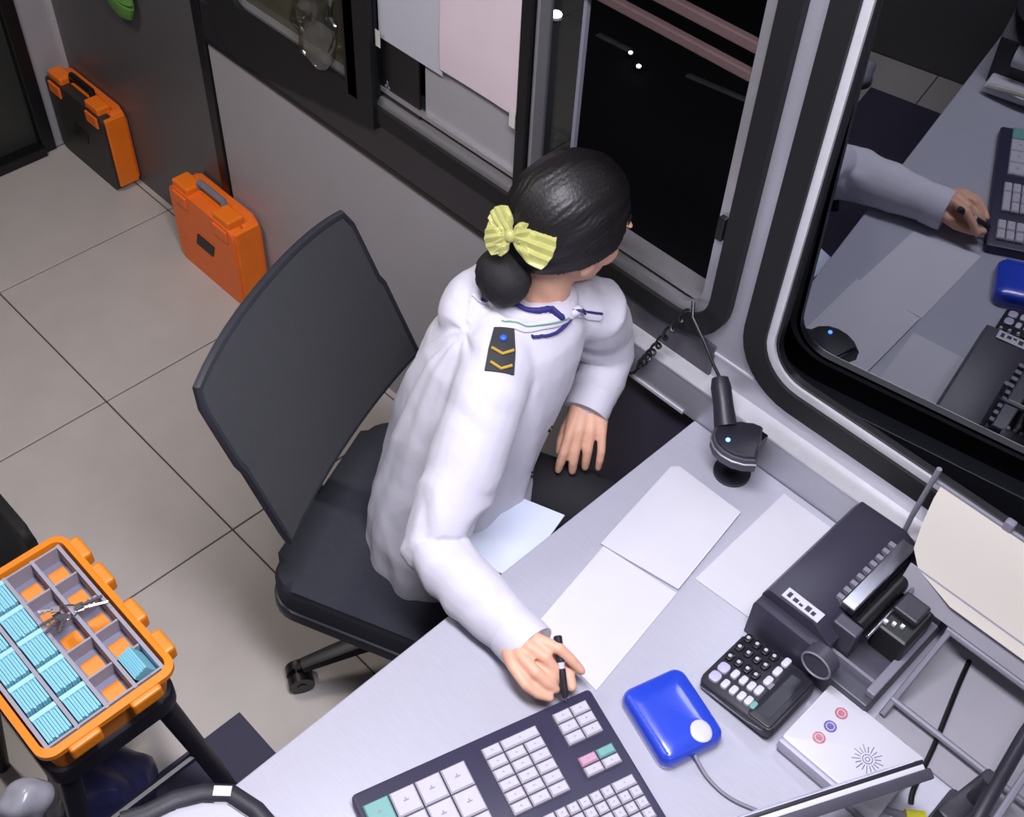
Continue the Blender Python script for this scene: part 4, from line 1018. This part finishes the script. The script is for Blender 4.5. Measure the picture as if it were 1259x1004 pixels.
# keys
kr = thing('key_bunch', 'bunch of metal keys on a ring lying across the case dividers', 'keys', (-1.345, .290, ZT))
bm = bmesh.new(); tube(bm, [(-1.345+.016*math.cos(a), .29+.016*math.sin(a), ZT+.006+.002*math.sin(a*2)) for a in [2*math.pi*k/24 for k in range(25)]], .0015, 6, cap=False); obj('ring', bm, M_CHROME, kr, True, True)
for k, (a, L, c_) in enumerate(((62, .048, 0), (75, .040, 1), (268, .030, 1), (290, .034, 1), (315, .028, 1), (240, .026, 0))):
    d = Vector((math.cos(R(a)), math.sin(R(a)), .06)); sd = Vector((-d.y, d.x, 0)); o_ = Vector((-1.345, .29, ZT+.007+.0025*k)) + d*.012
    bm = bmesh.new(); rot = Matrix((d.normalized(), sd.normalized(), d.normalized().cross(sd.normalized()))).transposed()
    obox(bm, o_+d*.008, (.016, .013, .002), rot, .0005); obox(bm, o_+d*(.012+L*.5), (L, .005, .002), rot)
    for q in range(2): obox(bm, o_+d*(.026+q*.008)+sd*.0035, (.003, .003, .002), rot)
    obj('key', bm, M_CHROME if not c_ else M_GPLASD, kr, False, True)
# stool
sl_ = thing('stool', 'black stool with splayed legs under the open orange case', 'stool', (-1.315, .237, 0))
bm = bmesh.new(); prism(bm, rrect(-.19, -.13, .19, .13, .04, 6), .47, ZT-.0862, .01); obj('seat', bm, M_KBLACK, sl_, True)
for sx_, sy_ in ((1, 1), (1, -1), (-1, 1), (-1, -1)):
    bm = bmesh.new(); tube(bm, [(sx_*.155, sy_*.095, .48), (sx_*.185, sy_*.135, .22), (sx_*.21, sy_*.165, .002)], [.022, .019, .017], 10); obj('leg', bm, M_KBLACK, sl_, True)
for sx_ in (1, -1):
    bm = bmesh.new(); tube(bm, [(sx_*.182, -.125, .25), (sx_*.182, .125, .25)], .010, 8); obj('stretcher', bm, M_KBLACK, sl_, True)
# bags around the stool
def bag(name, c, r, m_, label, cat, amp=.05, fr=9, shin=40):
    bm = bmesh.new(); ball(bm, c, r, None, 4)
    for v in bm.verts:
        v.co += (v.co-Vector(c))*amp*4*noise.noise(v.co*fr); v.co.z = max(v.co.z, .002)
    return tag(obj(name, bm, m_, None, True, False, shin), label, cat)
bag('carrier_bag', (-1.26, .19, .12), (.11, .10, .12), mat('dark_blue_plastic', (44, 44, 80), .3, 0, .2, 20), 'dark blue crumpled plastic bag on the floor under the stool', 'bag', .07, 16, 25)
bag('plastic_wrap', (-1.13, .055, .50), (.035, .05, .05), mat('pale_grey_plastic', (150, 150, 160), .25, 0, .1, 20), 'crumpled pale grey plastic hanging at the corner of the open case', 'bag', .08, 24, 25)
bp = thing('backpack', 'black backpack standing on the floor at the left edge', 'backpack', (-1.98, .22, 0))
bm = bmesh.new(); rings = []
for z, t in ((.0, .86), (.03, 1), (.2, .98), (.30, .88), (.345, .6), (.355, .2)):
    rings.append([Vector((x*t + .012*noise.noise(Vector((x*9, y*9, z*9))), y*t + .012*noise.noise(Vector((y*9, x*9, z*9))), z)) for x, y in rrect(-.16, -.16, .16, .16, .06, 6)])
loft(bm, rings); obj('body', bm, mat('black_nylon', (14, 14, 17), .7, 0, .2, 30, .4, 90), bp, True)
bm = bmesh.new(); prism(bm, rrect(-.10, .04, .10, .20, .03, 5), .155, .185, .012)
bmesh.ops.transform(bm, matrix=Matrix(((1, 0, 0, 0), (0, 0, 1, 0), (0, 1, 0, 0), (0, 0, 0, 1))), verts=bm.verts); obj('pocket', bm, MATS['black_nylon'], bp, True)
bm = bmesh.new(); tube(bm, [(-.04, 0, .345), (-.035, 0, .385), (.035, 0, .385), (.04, 0, .345)], .008, 8); obj('carry_loop', bm, MATS['black_nylon'], bp, True)
